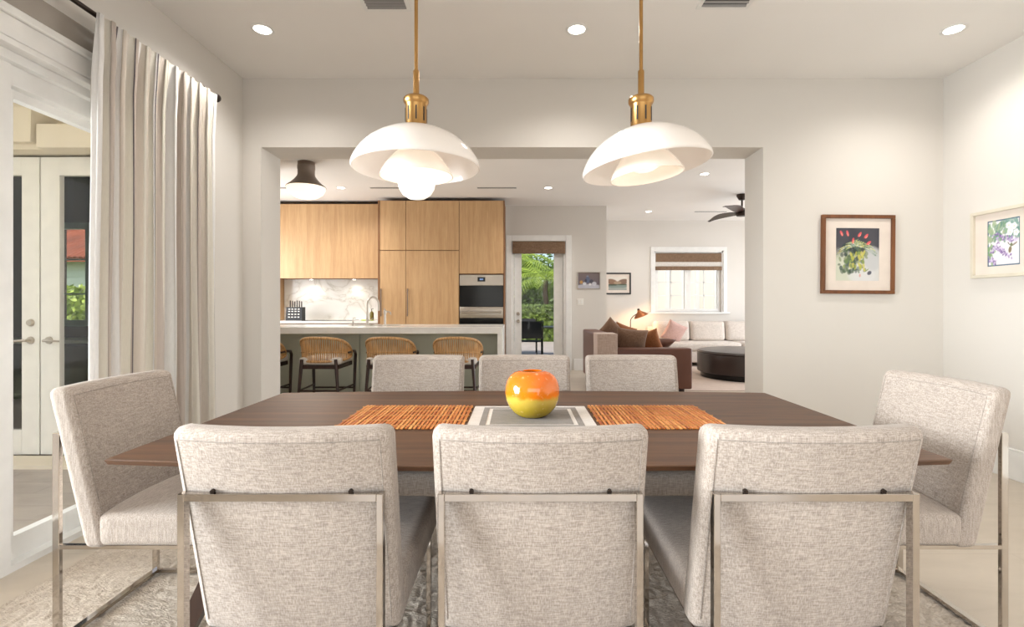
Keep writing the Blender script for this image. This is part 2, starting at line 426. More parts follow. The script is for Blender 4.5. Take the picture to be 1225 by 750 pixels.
b = B(); b.box(-2.236, -2.205, DY0-.1, DY1+.1, 2.374, 2.47, .006).box(-2.236, -2.19, DY0-.12, DY1+.12, 2.47, 2.51, .008).box(-2.236, -2.212, DY1, DY1+.1, 0, 2.374, .006)
struct('trim_1', b, M['trim'], 'white moulded casing over the sliding patio door')
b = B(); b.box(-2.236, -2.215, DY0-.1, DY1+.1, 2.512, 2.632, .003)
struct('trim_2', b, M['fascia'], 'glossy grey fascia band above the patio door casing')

# patio behind the sliding door
b = B(); b.box(-6.5, -2.44, -3, 3.9, -.08, -.01); struct('patio_floor', b, M['patio_tile'])
b = B(); b.box(-5.6, -2.44, -3, 3.9, 3.0, 3.1); struct('patio_ceiling', b, M['stucco'])
b = B(); b.box(-8.2, -4.58, 3.9, 4.06, -.1, 3.2).box(-3.04, -2.44, 3.9, 4.06, -.1, 3.2).box(-4.58, -3.04, 3.9, 4.06, 2.41, 3.2)
struct('wall_patio', b, M['stucco'])
b = B(); b.box(-4.8, -2.44, 3.80, 3.9, 2.41, 2.46).box(-3.64, -2.44, 3.72, 3.9, 2.40, 2.58, .008).box(-4.8, -3.0, 3.66, 3.9, -.01, .02)
b.loft([[(-3.88, 3.74, 2.45), (-3.70, 3.74, 2.45), (-3.70, 3.9, 2.45), (-3.88, 3.9, 2.45)], [(-3.88, 3.68, 2.69), (-3.635, 3.68, 2.69), (-3.635, 3.9, 2.69), (-3.88, 3.9, 2.69)]])
b.loft([[(-4.75, 3.72, 2.47), (-4.58, 3.72, 2.47), (-4.58, 3.9, 2.47), (-4.75, 3.9, 2.47)], [(-4.81, 3.60, 2.78), (-4.57, 3.60, 2.78), (-4.57, 3.9, 2.78), (-4.81, 3.9, 2.78)]])
struct('trim_3', b, M['stucco'], 'beige stone lintel and corbels above the patio french doors')
def french(name, x0, x1, label, hinge_right, both):
    d = thing(name, label, None, (x0, 3.93, 0), kind='structure'); w = x1-x0
    b = B(); b.box(0, .15, 0, .045, .02, 2.39, .003).box(w-.14, w, 0, .045, .02, 2.39, .003).box(.15, w-.14, 0, .045, .02, .215).box(.15, w-.14, 0, .045, 2.245, 2.39)
    b.build('door_frame', M['doorpaint'], d, False)
    b = B(); b.box(.145, w-.135, .018, .024, .21, 2.25); b.build('pane', M['glass'], d, False)
    b = B(); b.box(.148, w-.138, .002, .012, .213, 2.247)
    hx = .07 if not both else w-.065
    sg = 1 if not both else -1
    h = B(); h.lathe([(0, -.012), (.027, -.012), (.03, 0), (0, .0)], (hx, 0, .93), 20, Matrix.Rotation(R(-90), 4, 'X'))
    h.tube([(hx, 0, .93), (hx, -.05, .93), (hx+sg*.03, -.055, .932), (hx+sg*.12, -.05, .925)], [.012, .011, .01, .007], 10)
    h.build('lever_handle', M['nickel'], d)
    if both:
        h = B(); h.lathe([(0, -.022), (.022, -.02), (.03, -.004), (.03, 0), (0, 0)], (hx, 0, 1.07), 20, Matrix.Rotation(R(-90), 4, 'X')); h.build('deadbolt', M['nickel'], d)
    b.bm.free(); return d
french('door_2', -4.565, -3.818, 'left leaf of the patio french doors with deadbolt', False, True)
french('door_3', -3.806, -3.06, 'right leaf of the patio french doors', True, False)

# room behind the french doors, with a window to the next house
b = B(); b.box(-8.2, -8.05, 4.06, 6.6, 0, 3.05).box(-8.2, -6.18, 6.6, 6.75, 0, 3.05).box(-5.70, -4.9, 6.6, 6.75, 0, 3.05).box(-6.18, -5.70, 6.6, 6.75, 0, .93).box(-6.18, -5.70, 6.6, 6.75, 2.31, 3.05)
struct('wall_side_room', b, M['darkroom'])
w1 = thing('window_1', 'aluminium casement window seen through the patio french doors', None, (-5.94, 6.6, .93), kind='structure')
b = B(); b.box(-.24, -.19, -.03, .05, 0, 1.38).box(.17, .24, -.03, .05, 0, 1.38).box(-.19, .17, -.03, .05, 0, .08).box(-.19, .17, -.03, .05, 1.3, 1.38).box(-.19, .17, 0, .02, .42, .44).box(-.19, .17, 0, .02, .88, .90)
b.build('window_frame', M['winframe'], w1, False)
b = B(); b.box(-.19, .17, .008, .012, .07, 1.31); b.build('pane', M['glass'], w1, False)
c1 = thing('sideboard', 'dark low sideboard under the window behind the patio french doors', 'sideboard', (-6.0, 6.3, 0))
b = B(); b.box(-.75, .75, -.25, .25, .06, .74, .004); b.build('carcass', M['darkroom'], c1, False)
b = B(); b.box(-.78, .78, -.28, .28, .74, .78, .004); b.build('top', M['sage'], c1, False)
for s in (-1, 1):
    b = B(); b.box(s*.375-.36, s*.375+.36, -.268, -.25, .08, .72, .003); d = b.build('door', M['darkroom'], c1, False)
    b = B(); b.box(s*.06-.008, s*.06+.008, -.285, -.268, .4, .55, .003); b.build('handle', M['chrome'], d, False)

# garden door
d4 = thing('door_4', 'white garden door with a full glass pane', None, (.38, 9.15, 0), kind='structure')
b = B()
for (x0, x1, z0, z1) in ((DL-.1, DL+.005, 0, DT+.105), (DR-.005, DR+.1, 0, DT+.105), (DL+.005, DR-.005, DT-.005, DT+.105)):
    b.box(x0, x1, 9.12, 9.152, z0, z1, .005)
b.box(DL, DL+.045, 9.15, 9.35, 0, DT).box(DR-.045, DR, 9.15, 9.35, 0, DT)
loc(b, d4).build('door_frame', M['trim'], d4, False)
b = B(); b.box(DL+.05, .062, 9.22, 9.265, .01, DT-.01, .003).box(.665, DR-.05, 9.22, 9.265, .01, DT-.01, .003).box(.062, .665, 9.22, 9.265, .01, .22).box(.062, .665, 9.22, 9.265, 2.28, DT-.01)
dl = loc(b, d4).build('door_leaf', M['trim'], d4, False)
b = B(); b.box(.057, .67, 9.238, 9.244, .21, 2.29); loc(b, d4).build('pane', M['glass'], dl, False)
for z in (1.05, .91):
    h = B(); h.lathe([(0, -.05), (.022, -.05), (.03, -.03), (.028, -.012), (.034, -.008), (.034, 0), (0, 0)], (0, 9.22, z), 18, Matrix.Rotation(R(-90), 4, 'X'))
    loc(h, d4); h.build('knob', M['nickel'], dl)
sh = thing('roman_shade', 'brown woven shade folded up at the top of the garden door', 'window shade', (.38, 9.13, 2.16))
sh['group'] = 'woven shades'
b = B(); b.soft(-.485, .485, -.03, .0, 0, .22, .008, lambda v: Vector((v.x, v.y-.012*abs(sin(v.z*28)), v.z)), (4, 2, 14)); b.build('fabric_fold', M['shade'], sh)
b = B(); b.box(-.485, .485, -.0, .03, .16, .235, .004); b.build('head_rail', M['shade'], sh, False)

# living room window
w2 = thing('window_2', 'white double casement window above the cream sofa', None, (3.71, 10.74, 1.06), kind='structure')
b = B()
for (x0, x1, z0, z1) in ((-.83, -.75, 0, 1.33), (.75, .83, 0, 1.33), (-.83, .83, 1.33, 1.42)): b.box(x0, x1, -.022, -.0005, z0, z1, .004)
b.box(-.76, -.72, .0, .14, 0, 1.34).box(.72, .76, .0, .14, 0, 1.34).box(-.76, .76, 0, .14, 1.30, 1.34)
b.build('window_frame', M['trim'], w2, False)
b = B(); b.box(-.88, .88, -.05, .14, -.04, 0, .006); b.build('window_sill', M['trim'], w2, False)
for s in (-1, 1):
    xa, xb = (-.72, -.0) if s < 0 else (.0, .72)
    b = B(); b.box(xa, xa+.07, .06, .11, 0, 1.3).box(xb-.07, xb, .06, .11, 0, 1.3).box(xa+.07, xb-.07, .06, .11, 0, .07).box(xa+.07, xb-.07, .06, .11, 1.23, 1.3)
    xm = (xa+xb)/2; b.box(xm-.012, xm+.012, .075, .095, .07, 1.23)
    for z in (.36, .65, .94): b.box(xa+.07, xb-.07, .075, .095, z-.012, z+.012)
    f = b.build('sash', M['trim'], w2, False)
    b = B(); b.box(xa+.06, xb-.06, .083, .087, .06, 1.24); b.build('pane', M['glass'], f, False)
sh = thing('roman_shade', 'brown woven shade half raised in the living room window', 'window shade', (3.71, 10.76, 1.97)); sh['group'] = 'woven shades'
b = B(); b.box(-.725, .725, -.02, .0, .18, .37, .006); b.build('upper_fold', M['shade'], sh, False)
b = B(); b.box(-.715, .715, -.012, -.004, .08, .18); b.build('sheer_band', M['white_cloth'], sh, False)
b = B(); b.soft(-.725, .725, -.035, 0, 0, .085, .01, None, (4, 2, 3)); b.build('lower_fold', M['shade'], sh)

# glass doors added out of view at the living room's right, for fill light
w3 = thing('added_window_3', 'added unseen white framed glass doors on the right side of the living room', None, (6.3, 7.6, 0), kind='structure')
b = B()
for y in (-2.4, -.8, .8, 2.34): b.box(-.04, .04, y, y+.06, 0, 2.6)
b.box(-.04, .04, -2.4, 2.4, 0, .08).box(-.04, .04, -2.4, 2.4, 2.52, 2.6); b.build('window_frame', M['trim'], w3, False)
w5 = thing('added_window_5', 'added unseen white framed kitchen side window left of the wall cabinets', None, (-4.8, 7.65, 1.0), kind='structure')  # window added out of view to brighten the kitchen
b = B()
for y in (-.7, -.03, .64): b.box(-.04, .04, y, y+.06, .06, 1.44)
b.box(-.04, .04, -.7, .7, 0, .06).box(-.04, .04, -.7, .7, 1.44, 1.5); b.build('window_frame', M['trim'], w5, False)
w4 = thing('added_window_4', 'added unseen white framed window behind the camera', None, (.5, -2.22, .1), kind='structure')  # window added behind the camera to bring in fill light
b = B()
for x in (-2.2, -.76, .7, 2.14): b.box(x, x+.06, -.04, .04, 0, 2.35)
b.box(-2.2, 2.2, -.04, .04, 0, .06).box(-2.2, 2.2, -.04, .04, 2.29, 2.35); b.build('window_frame', M['trim'], w4, False)

# ================================================================== RUG
def rug_h(x, y):
    s = noise.noise(Vector((x*9, y*9, 1.3))); q = noise.noise(Vector((x*9+9, y*9, 4.1)))
    w = sin(13*(s*1.4+q)+x*9) * .5+.5
    return .006+.006*w+.005*noise.noise(Vector((x*55, y*90, 0)))
b = B(); nx, ny = 430, 390
x0, x1, y0, y1 = -2.07, 1.72, -.15, 3.3
b.grid(lambda u, v: Vector((x0+(x1-x0)*u, y0+(y1-y0)*v, (rug_h(x0+(x1-x0)*u, y0+(y1-y0)*v) if 0 < u < 1 and 0 < v < 1 else .0))), nx, ny)
tag(b.build('area_rug', M['rug'], angle=180), 'grey beige shag rug with swirling pile under the dining table', 'rug')
ZR = .017

# ================================================================== DINING TABLE
tb = thing('dining_table', 'long dark walnut dining table with bowed sides and knife edges', 'table', (.03, 2.03, 0))
def outline(ins, n=24):
    L = 1.265-ins; pts = []
    for i in range(n+1):
        x = -L+2*L*i/n; pts.append((x, -(.56-ins+.062*(1-(x/L)**2))))
    for i in range(n+1):
        x = L-2*L*i/n; pts.append((x, (.56-ins+.062*(1-(x/L)**2))))
    return pts
b = B(); b.loft([[(x, y, .712) for x, y in outline(.075)], [(x, y, .733) for x, y in outline(.006)], [(x, y, .747) for x, y in outline(0)], [(x, y, .75) for x, y in outline(.003)]])
b.build('tabletop', M['walnut'], tb, False)
for sx in (-1, 1):
    for sy in (-1, 1):
        b = B(); b.loft([[(sx*1.205-.026, sy*.35-.022, ZR), (sx*1.205+.026, sy*.35-.022, ZR), (sx*1.205+.026, sy*.35+.022, ZR), (sx*1.205-.026, sy*.35+.022, ZR)],
                         [(sx*.86-.045, sy*.35-.03, .69), (sx*.86+.045, sy*.35-.03, .69), (sx*.86+.045, sy*.35+.03, .69), (sx*.86-.045, sy*.35+.03, .69)]])
        b.build('leg', M['walnut_dark'], tb, False)
b = B(); b.box(-.95, .95, -.38, -.32, .665, .713).box(-.95, .95, .32, .38, .665, .713).box(-.9, -.82, -.32, .32, .665, .713).box(.82, .9, -.32, .32, .665, .713)
b.build('under_frame', M['walnut_dark'], tb, False)

# place mats
ZT = .7505
def bamboo_mat(cx, label):
    o = thing('bamboo_placemat', label, 'placemat', (cx, 2.03, ZT), group='bamboo slat placemats'); random.seed(int(cx*100))
    b = B(); n = 31
    for i in range(n):
        x = -.242+.484*(i+.5)/n+random.uniform(-.0012, .0012); dz = 0; e = random.uniform(-.0015, .0015)
        b.box(x-.0056, x+.0056, -.21+e, .21+e, .001, .006+dz, .0012, 1)
    b.build('slats', M['bamboo'], o, False)
    b = B()
    for y in (-.17, -.085, 0, .085, .17): b.box(-.246, .246, y-.002, y+.002, .0004, .0074)
    b.build('binding_thread', M['bamboo_thread'], o, False)
bamboo_mat(-.447, 'orange bamboo slat placemat on the table, left of the vase')
bamboo_mat(.555, 'orange bamboo slat placemat on the table, right of the vase')
o = thing('woven_placemat', 'white placemat with grey woven borders under the orange vase', 'placemat', (.052, 2.03, ZT))
b = B(); b.box(-.247, .247, -.205, .205, 0, .002); b.build('cloth', M['white_cloth'], o, False)
b = B()
for (ix, iy, wd) in ((.045, .03, .024),):
    b.box(-.247+ix, .247-ix, -.205+iy, -.205+iy+wd, .002, .0028).box(-.247+ix, .247-ix, .205-iy-wd, .205-iy, .002, .0028)
    b.box(-.247+ix, -.247+ix+wd, -.205+iy+wd, .205-iy-wd, .002, .0028).box(.247-ix-wd, .247-ix, -.205+iy+wd, .205-iy-wd, .002, .0028)
b.box(-.247+.085, .247-.085, -.205+.066, .205-.066, .002, .0028)
M['greycloth'] = fabric('grey_weave', lin(112, 105, 98), lin(150, 142, 134), .9)
b.build('grey_border', M['greycloth'], o, False)

# vase
b = B()
pr = [(0, 0), (.045, 0), (.056, .003), (.078, .018), (.097, .042), (.108, .070), (.112, .098), (.110, .125), (.103, .149), (.090, .168), (.072, .181), (.052, .1865), (.040, .1875), (.037, .186), (.037, .176), (.07, .155), (.095, .11), (.095, .07), (.05, .014), (0, .010)]
b.lathe(pr, (0, 0, 0), 56)
tag(b.build('vase', M['vase'], None, angle=60, loc=(.058, 2.03, ZT+.003)), 'round glazed vase, orange over mustard yellow, on the table centre', 'vase')

# ================================================================== DINING CHAIRS
def make_chair():
    r = thing('dining_chair', 'x', 'chair', (0, 0, ZR), group='linen dining chairs round the table')
    T, W = .078, .515
    yc = lambda z: -.300-(.9-z)*-.231
    def bend(v):
        u = v.x/(W/2); dome = .010*(1-min(1, abs(v.y)/(T/2))**2)*max(0, (v.z-.84)/.08)
        crown = .010*(1-u*u)*max(0, (v.z-.80)/.12)*0
        return Vector((v.x*(1+.02*(v.z-.36)), v.y+yc(v.z)-(.022+.018*max(0, (v.z-.74)/.16))*(1-u*u), v.z+dome+crown))
    b = B(); b.soft(-W/2, W/2, -T/2, T/2, .345, .897, .022, bend, (14, 5, 14)); bk = b.build('backrest', M['linen'], r, angle=70)
    b = B(); e = .021; zt = .897-e
    pts = [bend(Vector((-W/2+e, -T/2, z))) for z in (.38, .5, .6, .7, .8, .85)]+[bend(Vector((-(W/2-e)+(W-2*e)*i/14, -T/2, zt))) for i in range(15)]+[bend(Vector((W/2-e, -T/2, z))) for z in (.85, .8, .7, .6, .5, .38)]
    b.tube(pts, .0016, 6)
    pts = [bend(Vector((-W/2+e, T/2, z))) for z in (.47, .6, .7, .8, .85)]+[bend(Vector((-(W/2-e)+(W-2*e)*i/14, T/2, zt))) for i in range(15)]+[bend(Vector((W/2-e, T/2, z))) for z in (.85, .8, .7, .6, .47)]
    b.tube(pts, .0013, 6); b.build('seam', M['seam'], bk)
    def seatfn(v):
        u = v.x/(W/2); y = (v.y-.12)/.3
        return Vector((v.x, v.y-(.03*(1-u*u) if v.y < 0 else 0), v.z+(.014*(1-u*u)*(1-y*y) if v.z > .42 else 0)))
    b = B(); b.soft(-W/2, W/2, -.165, .405, .352, .462, .022, seatfn, (12, 12, 4)); b.build('seat', M['linen'], r, angle=70)
    w, d = .016, .024; X = .236
    for s in (-1, 1):
        b = B(); b.box(s*X-w/2, s*X+w/2, -.32-d/2, -.32+d/2, 0, .745, .0015, 1); b.build('leg', M['chrome'], r, False)
    for s in (-1, 1):
        b = B(); b.box(s*X-w/2, s*X+w/2, .32-d/2, .32+d/2, 0, .352, .0015, 1); b.build('leg', M['chrome'], r, False)
    b = B(); b.box(-X+w/2, X-w/2, -.32-d/2, -.32+d/2-.006, .727, .745, .0012, 1); br = b.build('back_rail', M['chrome'], r, False)
    for s in (-1, 1):
        b = B(); b.tube([(s*.165, -.325, .748), (s*.165, -.30, .752), (s*.165, -.275, .752)], .0055, 8); b.build('bolt', M['dark_metal'], br)
        b = B(); b.lathe([(0, -.003), (.004, -.002), (.005, 0), (0, 0)], (s*(X-.03), -.3265, .736), 10, Matrix.Rotation(R(-90), 4, 'X')); b.build('bolt', M['steel'], br)
    b = B(); b.box(-X+w/2, X-w/2, -.32-d/2, -.32+d/2, 0, .014); b.build('base_rail', M['chrome'], r, False)
    for s in (-1, 1):
        b = B(); b.box(s*X-w/2, s*X+w/2, -.308, .308, 0, .014); b.build('base_rail', M['chrome'], r, False)
        b = B(); b.box(s*X-w/2, s*X+w/2, -.308, .308, .338, .352); b.build('seat_rail', M['chrome'], r, False)
    return r
c0 = make_chair()
spots = [(-.565, 1.50, 0, 'linen dining chair seen from behind, leftmost of the three nearest chairs'),
         (.053, 1.50, 0, 'linen dining chair seen from behind, middle of the three nearest chairs'),
         (.708, 1.50, 0, 'linen dining chair seen from behind, rightmost of the three nearest chairs'),
         (-1.30, 1.97, -pi/2, 'linen dining chair at the table end beside the striped curtain'),
         (1.385, 1.97, pi/2, 'linen dining chair at the table end beside the white right wall'),
         (-.57, 2.545, pi, 'linen dining chair across the table, facing out, nearest the kitchen stools'),
         (.036, 2.545, pi, 'linen dining chair across the table, facing out, behind the orange vase'),
         (.646, 2.545, pi, 'linen dining chair across the table, facing out, in front of the brown leather sofa')]
for i, (x, y, rz, lb) in enumerate(spots):
    if i == 0: c0.location = (x, y, ZR); c0.rotation_euler = (0, 0, rz); c0['label'] = lb
    else: dup(c0, (x, y, ZR), rz, lb)

# ================================================================== PENDANT LAMPS
def pendant(x, tilt, label, bowl):
    zr = 1.766
    r = thing('pendant_lamp', label, 'pendant lamp', (x, 2.0, zr), group='brass and glass pendants over the table')
    b = B(); b.lathe([(0, 3.05-zr), (.07, 3.05-zr), (.07, 3.03-zr), (.06, 3.018-zr), (.012, 3.012-zr), (0, 3.012-zr)], (0, 0, 0), 28); b.build('canopy', M['brass'], r)
    b = B(); b.tube([(0, 0, .38), (0, 0, 3.03-zr)], .0075, 14); b.build('rod', M['brass'], r)
    b = B(); b.lathe([(0, .395), (.011, .395), (.0125, .39), (.0125, .295), (.016, .292), (.016, .284), (.02, .282), (0, .28)], (0, 0, 0), 24); b.build('sleeve', M['brass'], r)
    b = B(); b.lathe([(0, .284), (.046, .284), (.051, .278), (.051, .266), (.047, .258), (.044, .254), (.0425, .25), (.0425, .155), (.036, .15), (0, .15)], (0, 0, 0), 36)
    h = b.build('lamp_holder', M['brass'], r)
    b = B()
    for k in range(8):
        a = 2*pi*(k+.25)/8
        b.bar((.0425*cos(a), .0425*sin(a), .185), (.0425*cos(a), .0425*sin(a), .24), .0055, .003, (cos(a), sin(a), 0))
    b.build('vent_slot', M['blackmat'], h, False)
    g = Matrix.Translation((0, 0, .15)) @ Matrix.Rotation(tilt, 4, 'Y') @ Matrix.Translation((0, 0, -.15))
    out = [(.040, .163), (.080, .155), (.120, .141), (.160, .121), (.195, .097), (.224, .068), (.245, .036), (.255, .014), (.257, 0)]
    ins = [(r_-.004, z_-.004) for r_, z_ in out[::-1]]
    b = B(); b.lathe(out+[(.255, -.003)]+ins, (0, 0, 0), 72, g, True); b.build('outer_shade', M['opal_outer'], r, angle=60)
    zi = -.036
    o2 = [(.018, .100), (.045, .088), (.075, .066), (.102, .038), (.125, .008), (.140, -.018), (.147, zi)]
    b = B(); b.lathe(o2+[(r_-.004, z_) for r_, z_ in o2[::-1]], (0, 0, 0), 56, g, True); b.build('inner_shade', M['opal_inner'], r, angle=60)
    if bowl: pb = [(.075, -.045), (.075, -.06), (.070, -.085), (.056, -.108), (.034, -.123), (0, -.129)]
    else: pb = [(.075, .045), (.075, .03), (.070, .015), (.056, .0), (.034, -.012), (0, -.016)]
    b = B(); b.lathe(pb, (0, 0, 0), 40, g); b.build('bowl', M['bowl_glass'], r, angle=60)
    l = bpy.data.lights.new('pendant_bulb', 'POINT'); l.energy = .7; l.color = (1, .9, .78); l.shadow_soft_size = .05
    lo = bpy.data.objects.new('pendant_bulb', l); COL.objects.link(lo); lo.parent = r; lo.location = g @ Vector((0, 0, .075))
    return r
pendant(-.414, R(-.6), 'brass rod pendant with opal shades, left one of two, with small bowl below', True)
pendant(.498, R(-7.5), 'brass rod pendant with tilted opal shades, right one of two', False)

# ================================================================== CURTAIN
rod = thing('curtain_rod', 'dark bronze curtain rod high on the left wall', 'curtain rod', (-2.13, 3.4, 2.672))
b = B(); b.tube([(0, -3.9, 0), (0, .05, 0)], .0125, 12); b.build('rod', M['dark_metal'], rod)
b = B(); b.lathe([(0, -.03), (.012, -.03), (.015, -.02), (.026, -.01), (.03, .004), (.026, .018), (.012, .028), (0, .03)], (0, .085, 0), 20, Matrix.Rotation(R(90), 4, 'X')); b.build('finial', M['dark_metal'], rod)
for y in (-.06, -1.9):
    b = B(); b.tube([(0, y, -.0), (-.05, y, -.012), (-.104, y, -.012)], .008, 8).lathe([(.017, -.008), (.02, -.008), (.02, .008), (.017, .008)], (0, y, 0), 18, Matrix.Rotation(R(90), 4, 'X'), True).box(-.104, -.094, y-.02, y+.02, -.05, .03, .003)
    b.build('bracket', M['dark_metal'], rod)
def curtain():
    me = bpy.data.meshes.new('curtain'); bm = bmesh.new(); uvl = bm.loops.layers.uv.new('UVMap')
    NU, NV = 440, 26; folds = 12.5; rows = []
    for i in range(NU+1):
        u = i/NU; col = []
        for j in range(NV+1):
            v = j/NV; z = .025+(2.670-.025)*v
            k = v
            flare = .03*(1-v)**1.3
            y0, y1 = 2.455-flare*1.5, 3.425+flare*.3
            ph = 2*pi*folds*u+.5*sin(5.3*u*2)+.25*sin(17*u)
            amp = (.026+.009*sin(9*u+1)+.007*sin(23*u))*(1-.6*max(0, (v-.92)/.08))
            s = sin(ph); sq = math.copysign(abs(s)**.7, s)
            if v > .93: # pinched heading
                sq = sq*(1-.3*(v-.93)/.07)
            x = -2.125+.028*max(0, (v-.9)/.1)+amp*sq+.012*(1-v)*sin(3*ph*.5+1.0)
            y = y0+(y1-y0)*u+.020*sin(2*ph)*(.4+.6*v)+.006*(1-v)*sin(7*u+9*v)
            col.append(bm.verts.new((x, y, z)))
        rows.append(col)
    for i in range(NU):
        for j in range(NV):
            f = bm.faces.new((rows[i][j], rows[i+1][j], rows[i+1][j+1], rows[i][j+1])); f.smooth = True
            for lp, (a, c) in zip(f.loops, ((i, j), (i+1, j), (i+1, j+1), (i, j+1))): lp[uvl].uv = (a/NU, c/NV)
    bm.to_mesh(me); bm.free(); me.materials.append(M['curtain'])
    o = bpy.data.objects.new('curtain', me); COL.objects.link(o)
    sm = o.modifiers.new('thick', 'SOLIDIFY'); sm.thickness = .0025
    return tag(o, 'floor length striped beige and white linen curtain beside the patio door', 'curtain')
curtain()

# ================================================================== CEILING FITTINGS
def downlight(x, y, label, w, grp, r_=.055, ang=150, z=3.05):
    o = thing('recessed_downlight', label, 'ceiling light', (x, y, z), group=grp)
    b = B(); b.lathe([(r_, .012), (r_, -.004), (r_+.012, -.006), (r_+.02, -.003), (r_+.02, 0)], (0, 0, 0), 28); b.build('trim_ring', M['trim'], o)
    b = B(); b.lathe([(r_, -.001), (r_*.6, -.002), (0, -.0025)], (0, 0, 0), 28); b.build('lens', M['downlight'], o)
    l = bpy.data.lights.new('downlight', 'SPOT'); l.energy = w; l.color = (1, .95, .89); l.spot_size = R(ang); l.spot_blend = .85; l.shadow_soft_size = .05
    lo = bpy.data.objects.new('downlight', l); COL.objects.link(lo); lo.parent = o; lo.location = (0, 0, -.02)
    return o
DLW = 50
downlight(-1.706, 3.29, 'recessed downlight in the dining ceiling above the curtain end', DLW, 'dining room downlights')
downlight(.39, 3.29, 'recessed downlight in the dining ceiling between the two pendant rods', DLW, 'dining room downlights')
downlight(2.905, 3.29, 'recessed downlight in the dining ceiling near the right wall', DLW, 'dining room downlights')
for i, (x, y, nm) in enumerate(((-1.706, .9, 'in front of the sliding patio door'), (2.905, .9, 'beside the right wall, out of frame'), (-1.706, -1.3, 'in the rear left corner, out of frame'), (2.905, -1.3, 'in the rear right corner, out of frame'), (.39, -.6, 'above the camera, out of frame'))):  # extra downlights added out of view
    downlight(x, y, 'added recessed downlight in the dining ceiling '+nm, DLW*.9, 'dining room downlights')
downlight(-2.78, 7.73, 'recessed downlight in the kitchen ceiling above the oak wall cabinets', 75, 'far room downlights')
downlight(.47, 7.73, 'recessed downlight in the ceiling in front of the garden door', 75, 'far room downlights')
downlight(2.56, 9.69, 'recessed downlight in the living room ceiling near the window wall', 45, 'far room downlights')
downlight(2.61, 6.91, 'recessed downlight in the ceiling behind the right pendant shade', 45, 'far room downlights')
def vent(x0, x1, y0, y1, label):
    o = thing('ceiling_vent', label, 'air vent', ((x0+x1)/2, (y0+y1)/2, 3.05), group='dining ceiling vents'); w, d = (x1-x0)/2, (y1-y0)/2
    b = B(); f = .025
    b.box(-w, w, -d, -d+f, -.008, .0, .002).box(-w, w, d-f, d, -.008, 0, .002).box(-w, -w+f, -d+f, d-f, -.008, 0, .002).box(w-f, w, -d+f, d-f, -.008, 0, .002); b.build('frame', M['trim'], o, False)
    b = B(); b.box(-w+f, w-f, -d+f, d-f, -.002, .0); b.build('backing', M['blackmat'], o, False)
    b = B(); n = 6
    for i in range(n):
        y = -d+f+(2*d-2*f)*(i+.5)/n; b.bar((-w+f, y, -.006), (w-f, y, -.006), .016, .003, (0, .8, .6))
    b.build('slats', M['vent_grey'], o, False)
vent(-.955, -.665, 2.86, 3.08, 'white slatted ceiling vent beside the left pendant rod')
vent(1.10, 1.42, 2.80, 3.06, 'white slatted ceiling vent right of the right pendant rod')
for x0, x1, y, lb in ((-4.6, -3.63, 7.73, 'thin dark slot diffuser in the kitchen ceiling beside the globe light'), (-2.32, -1.65, 7.73, 'thin dark slot diffuser in the kitchen ceiling over the tall cabinets'),
                      (-.64, -.03, 7.73, 'thin dark slot diffuser in the ceiling near the garden door'), (3.47, 4.10, 9.69, 'thin dark slot diffuser in the living room ceiling beside the fan')):
    o = thing('slot_diffuser', lb, 'air vent', ((x0+x1)/2, y, 3.05), group='ceiling slot diffusers'); w = (x1-x0)/2
    b = B(); b.box(-w-.01, w+.01, -.05, -.03, -.005, 0).box(-w-.01, w+.01, .03, .05, -.005, 0); b.build('frame', M['trim'], o, False)
    b = B(); b.box(-w, w, -.03, .03, -.003, 0); b.build('slot', M['blackmat'], o, False)

# ================================================================== PICTURES
def picture(name, label, locn, rz, w, h, fw, depth, fm, aw, ah, layers, bg, nx, ny, grp=None, roll=0):
    o = thing(name, label, 'picture', locn, rz, grp); o.rotation_euler = (0, roll, rz)
    b = B(); b.box(-w/2, w/2, -depth, 0, h/2-fw, h/2, .003).box(-w/2, w/2, -depth, 0, -h/2, -h/2+fw, .003).box(-w/2, -w/2+fw, -depth, 0, -h/2+fw, h/2-fw, .003).box(w/2-fw, w/2, -depth, 0, -h/2+fw, h/2-fw, .003)
    b.build('frame', fm, o, False)
    b = B(); y = -depth*.45
    if aw < w-2*fw-.01:
        x2, z2 = w/2-fw, h/2-fw
        b.box(-x2, x2, y, y+.004, ah/2, z2).box(-x2, x2, y, y+.004, -z2, -ah/2).box(-x2, -aw/2, y, y+.004, -ah/2, ah/2).box(aw/2, x2, y, y+.004, -ah/2, ah/2); b.build('mat_board', M['matboard'], o, False)
    c = canvas('painting', o, aw, ah, nx, ny, layers, bg, M['canvas']); c.location = (0, y+.003, 0)
    return o
rnd = random.Random(3); U = rnd.uniform
# bromeliads in a pot
L = []
L += [(.25, .2, .35, .3, 0, (196, 202, 178), .6), (.75, .2, .35, .3, .3, (206, 206, 206), .8), (.6, .1, .3, .15, 0, (214, 214, 214), .7), (.85, .42, .2, .22, .2, (190, 192, 194), .8)]
for _ in range(120): L.append((min(.75, max(.08, rnd.gauss(.38, .15))), U(.16, .68), U(.025, .06), U(.02, .05), U(0, 3), rnd.choice([(60, 84, 60), (44, 64, 62), (92, 112, 76), (40, 52, 52), (116, 132, 84), (76, 96, 88)]), .7))
for _ in range(26): L.append((U(.18, .66), U(.22, .55), U(.02, .035), U(.03, .055), U(-.5, .5), rnd.choice([(176, 178, 74), (136, 154, 80), (200, 192, 92), (104, 128, 76)]), .8))
for _ in range(150):
    a = U(-.25, pi+.25); d = U(.06, .44); L.append((.48+cos(a)*d, .66+sin(a)*d*.5-.75*d*d, .055, .006, math.atan2(sin(a)*.5-1.5*d, cos(a)), rnd.choice([(226, 228, 208), (178, 188, 134), (210, 202, 124), (160, 178, 168), (84, 112, 84), (120, 146, 100)]), .8))
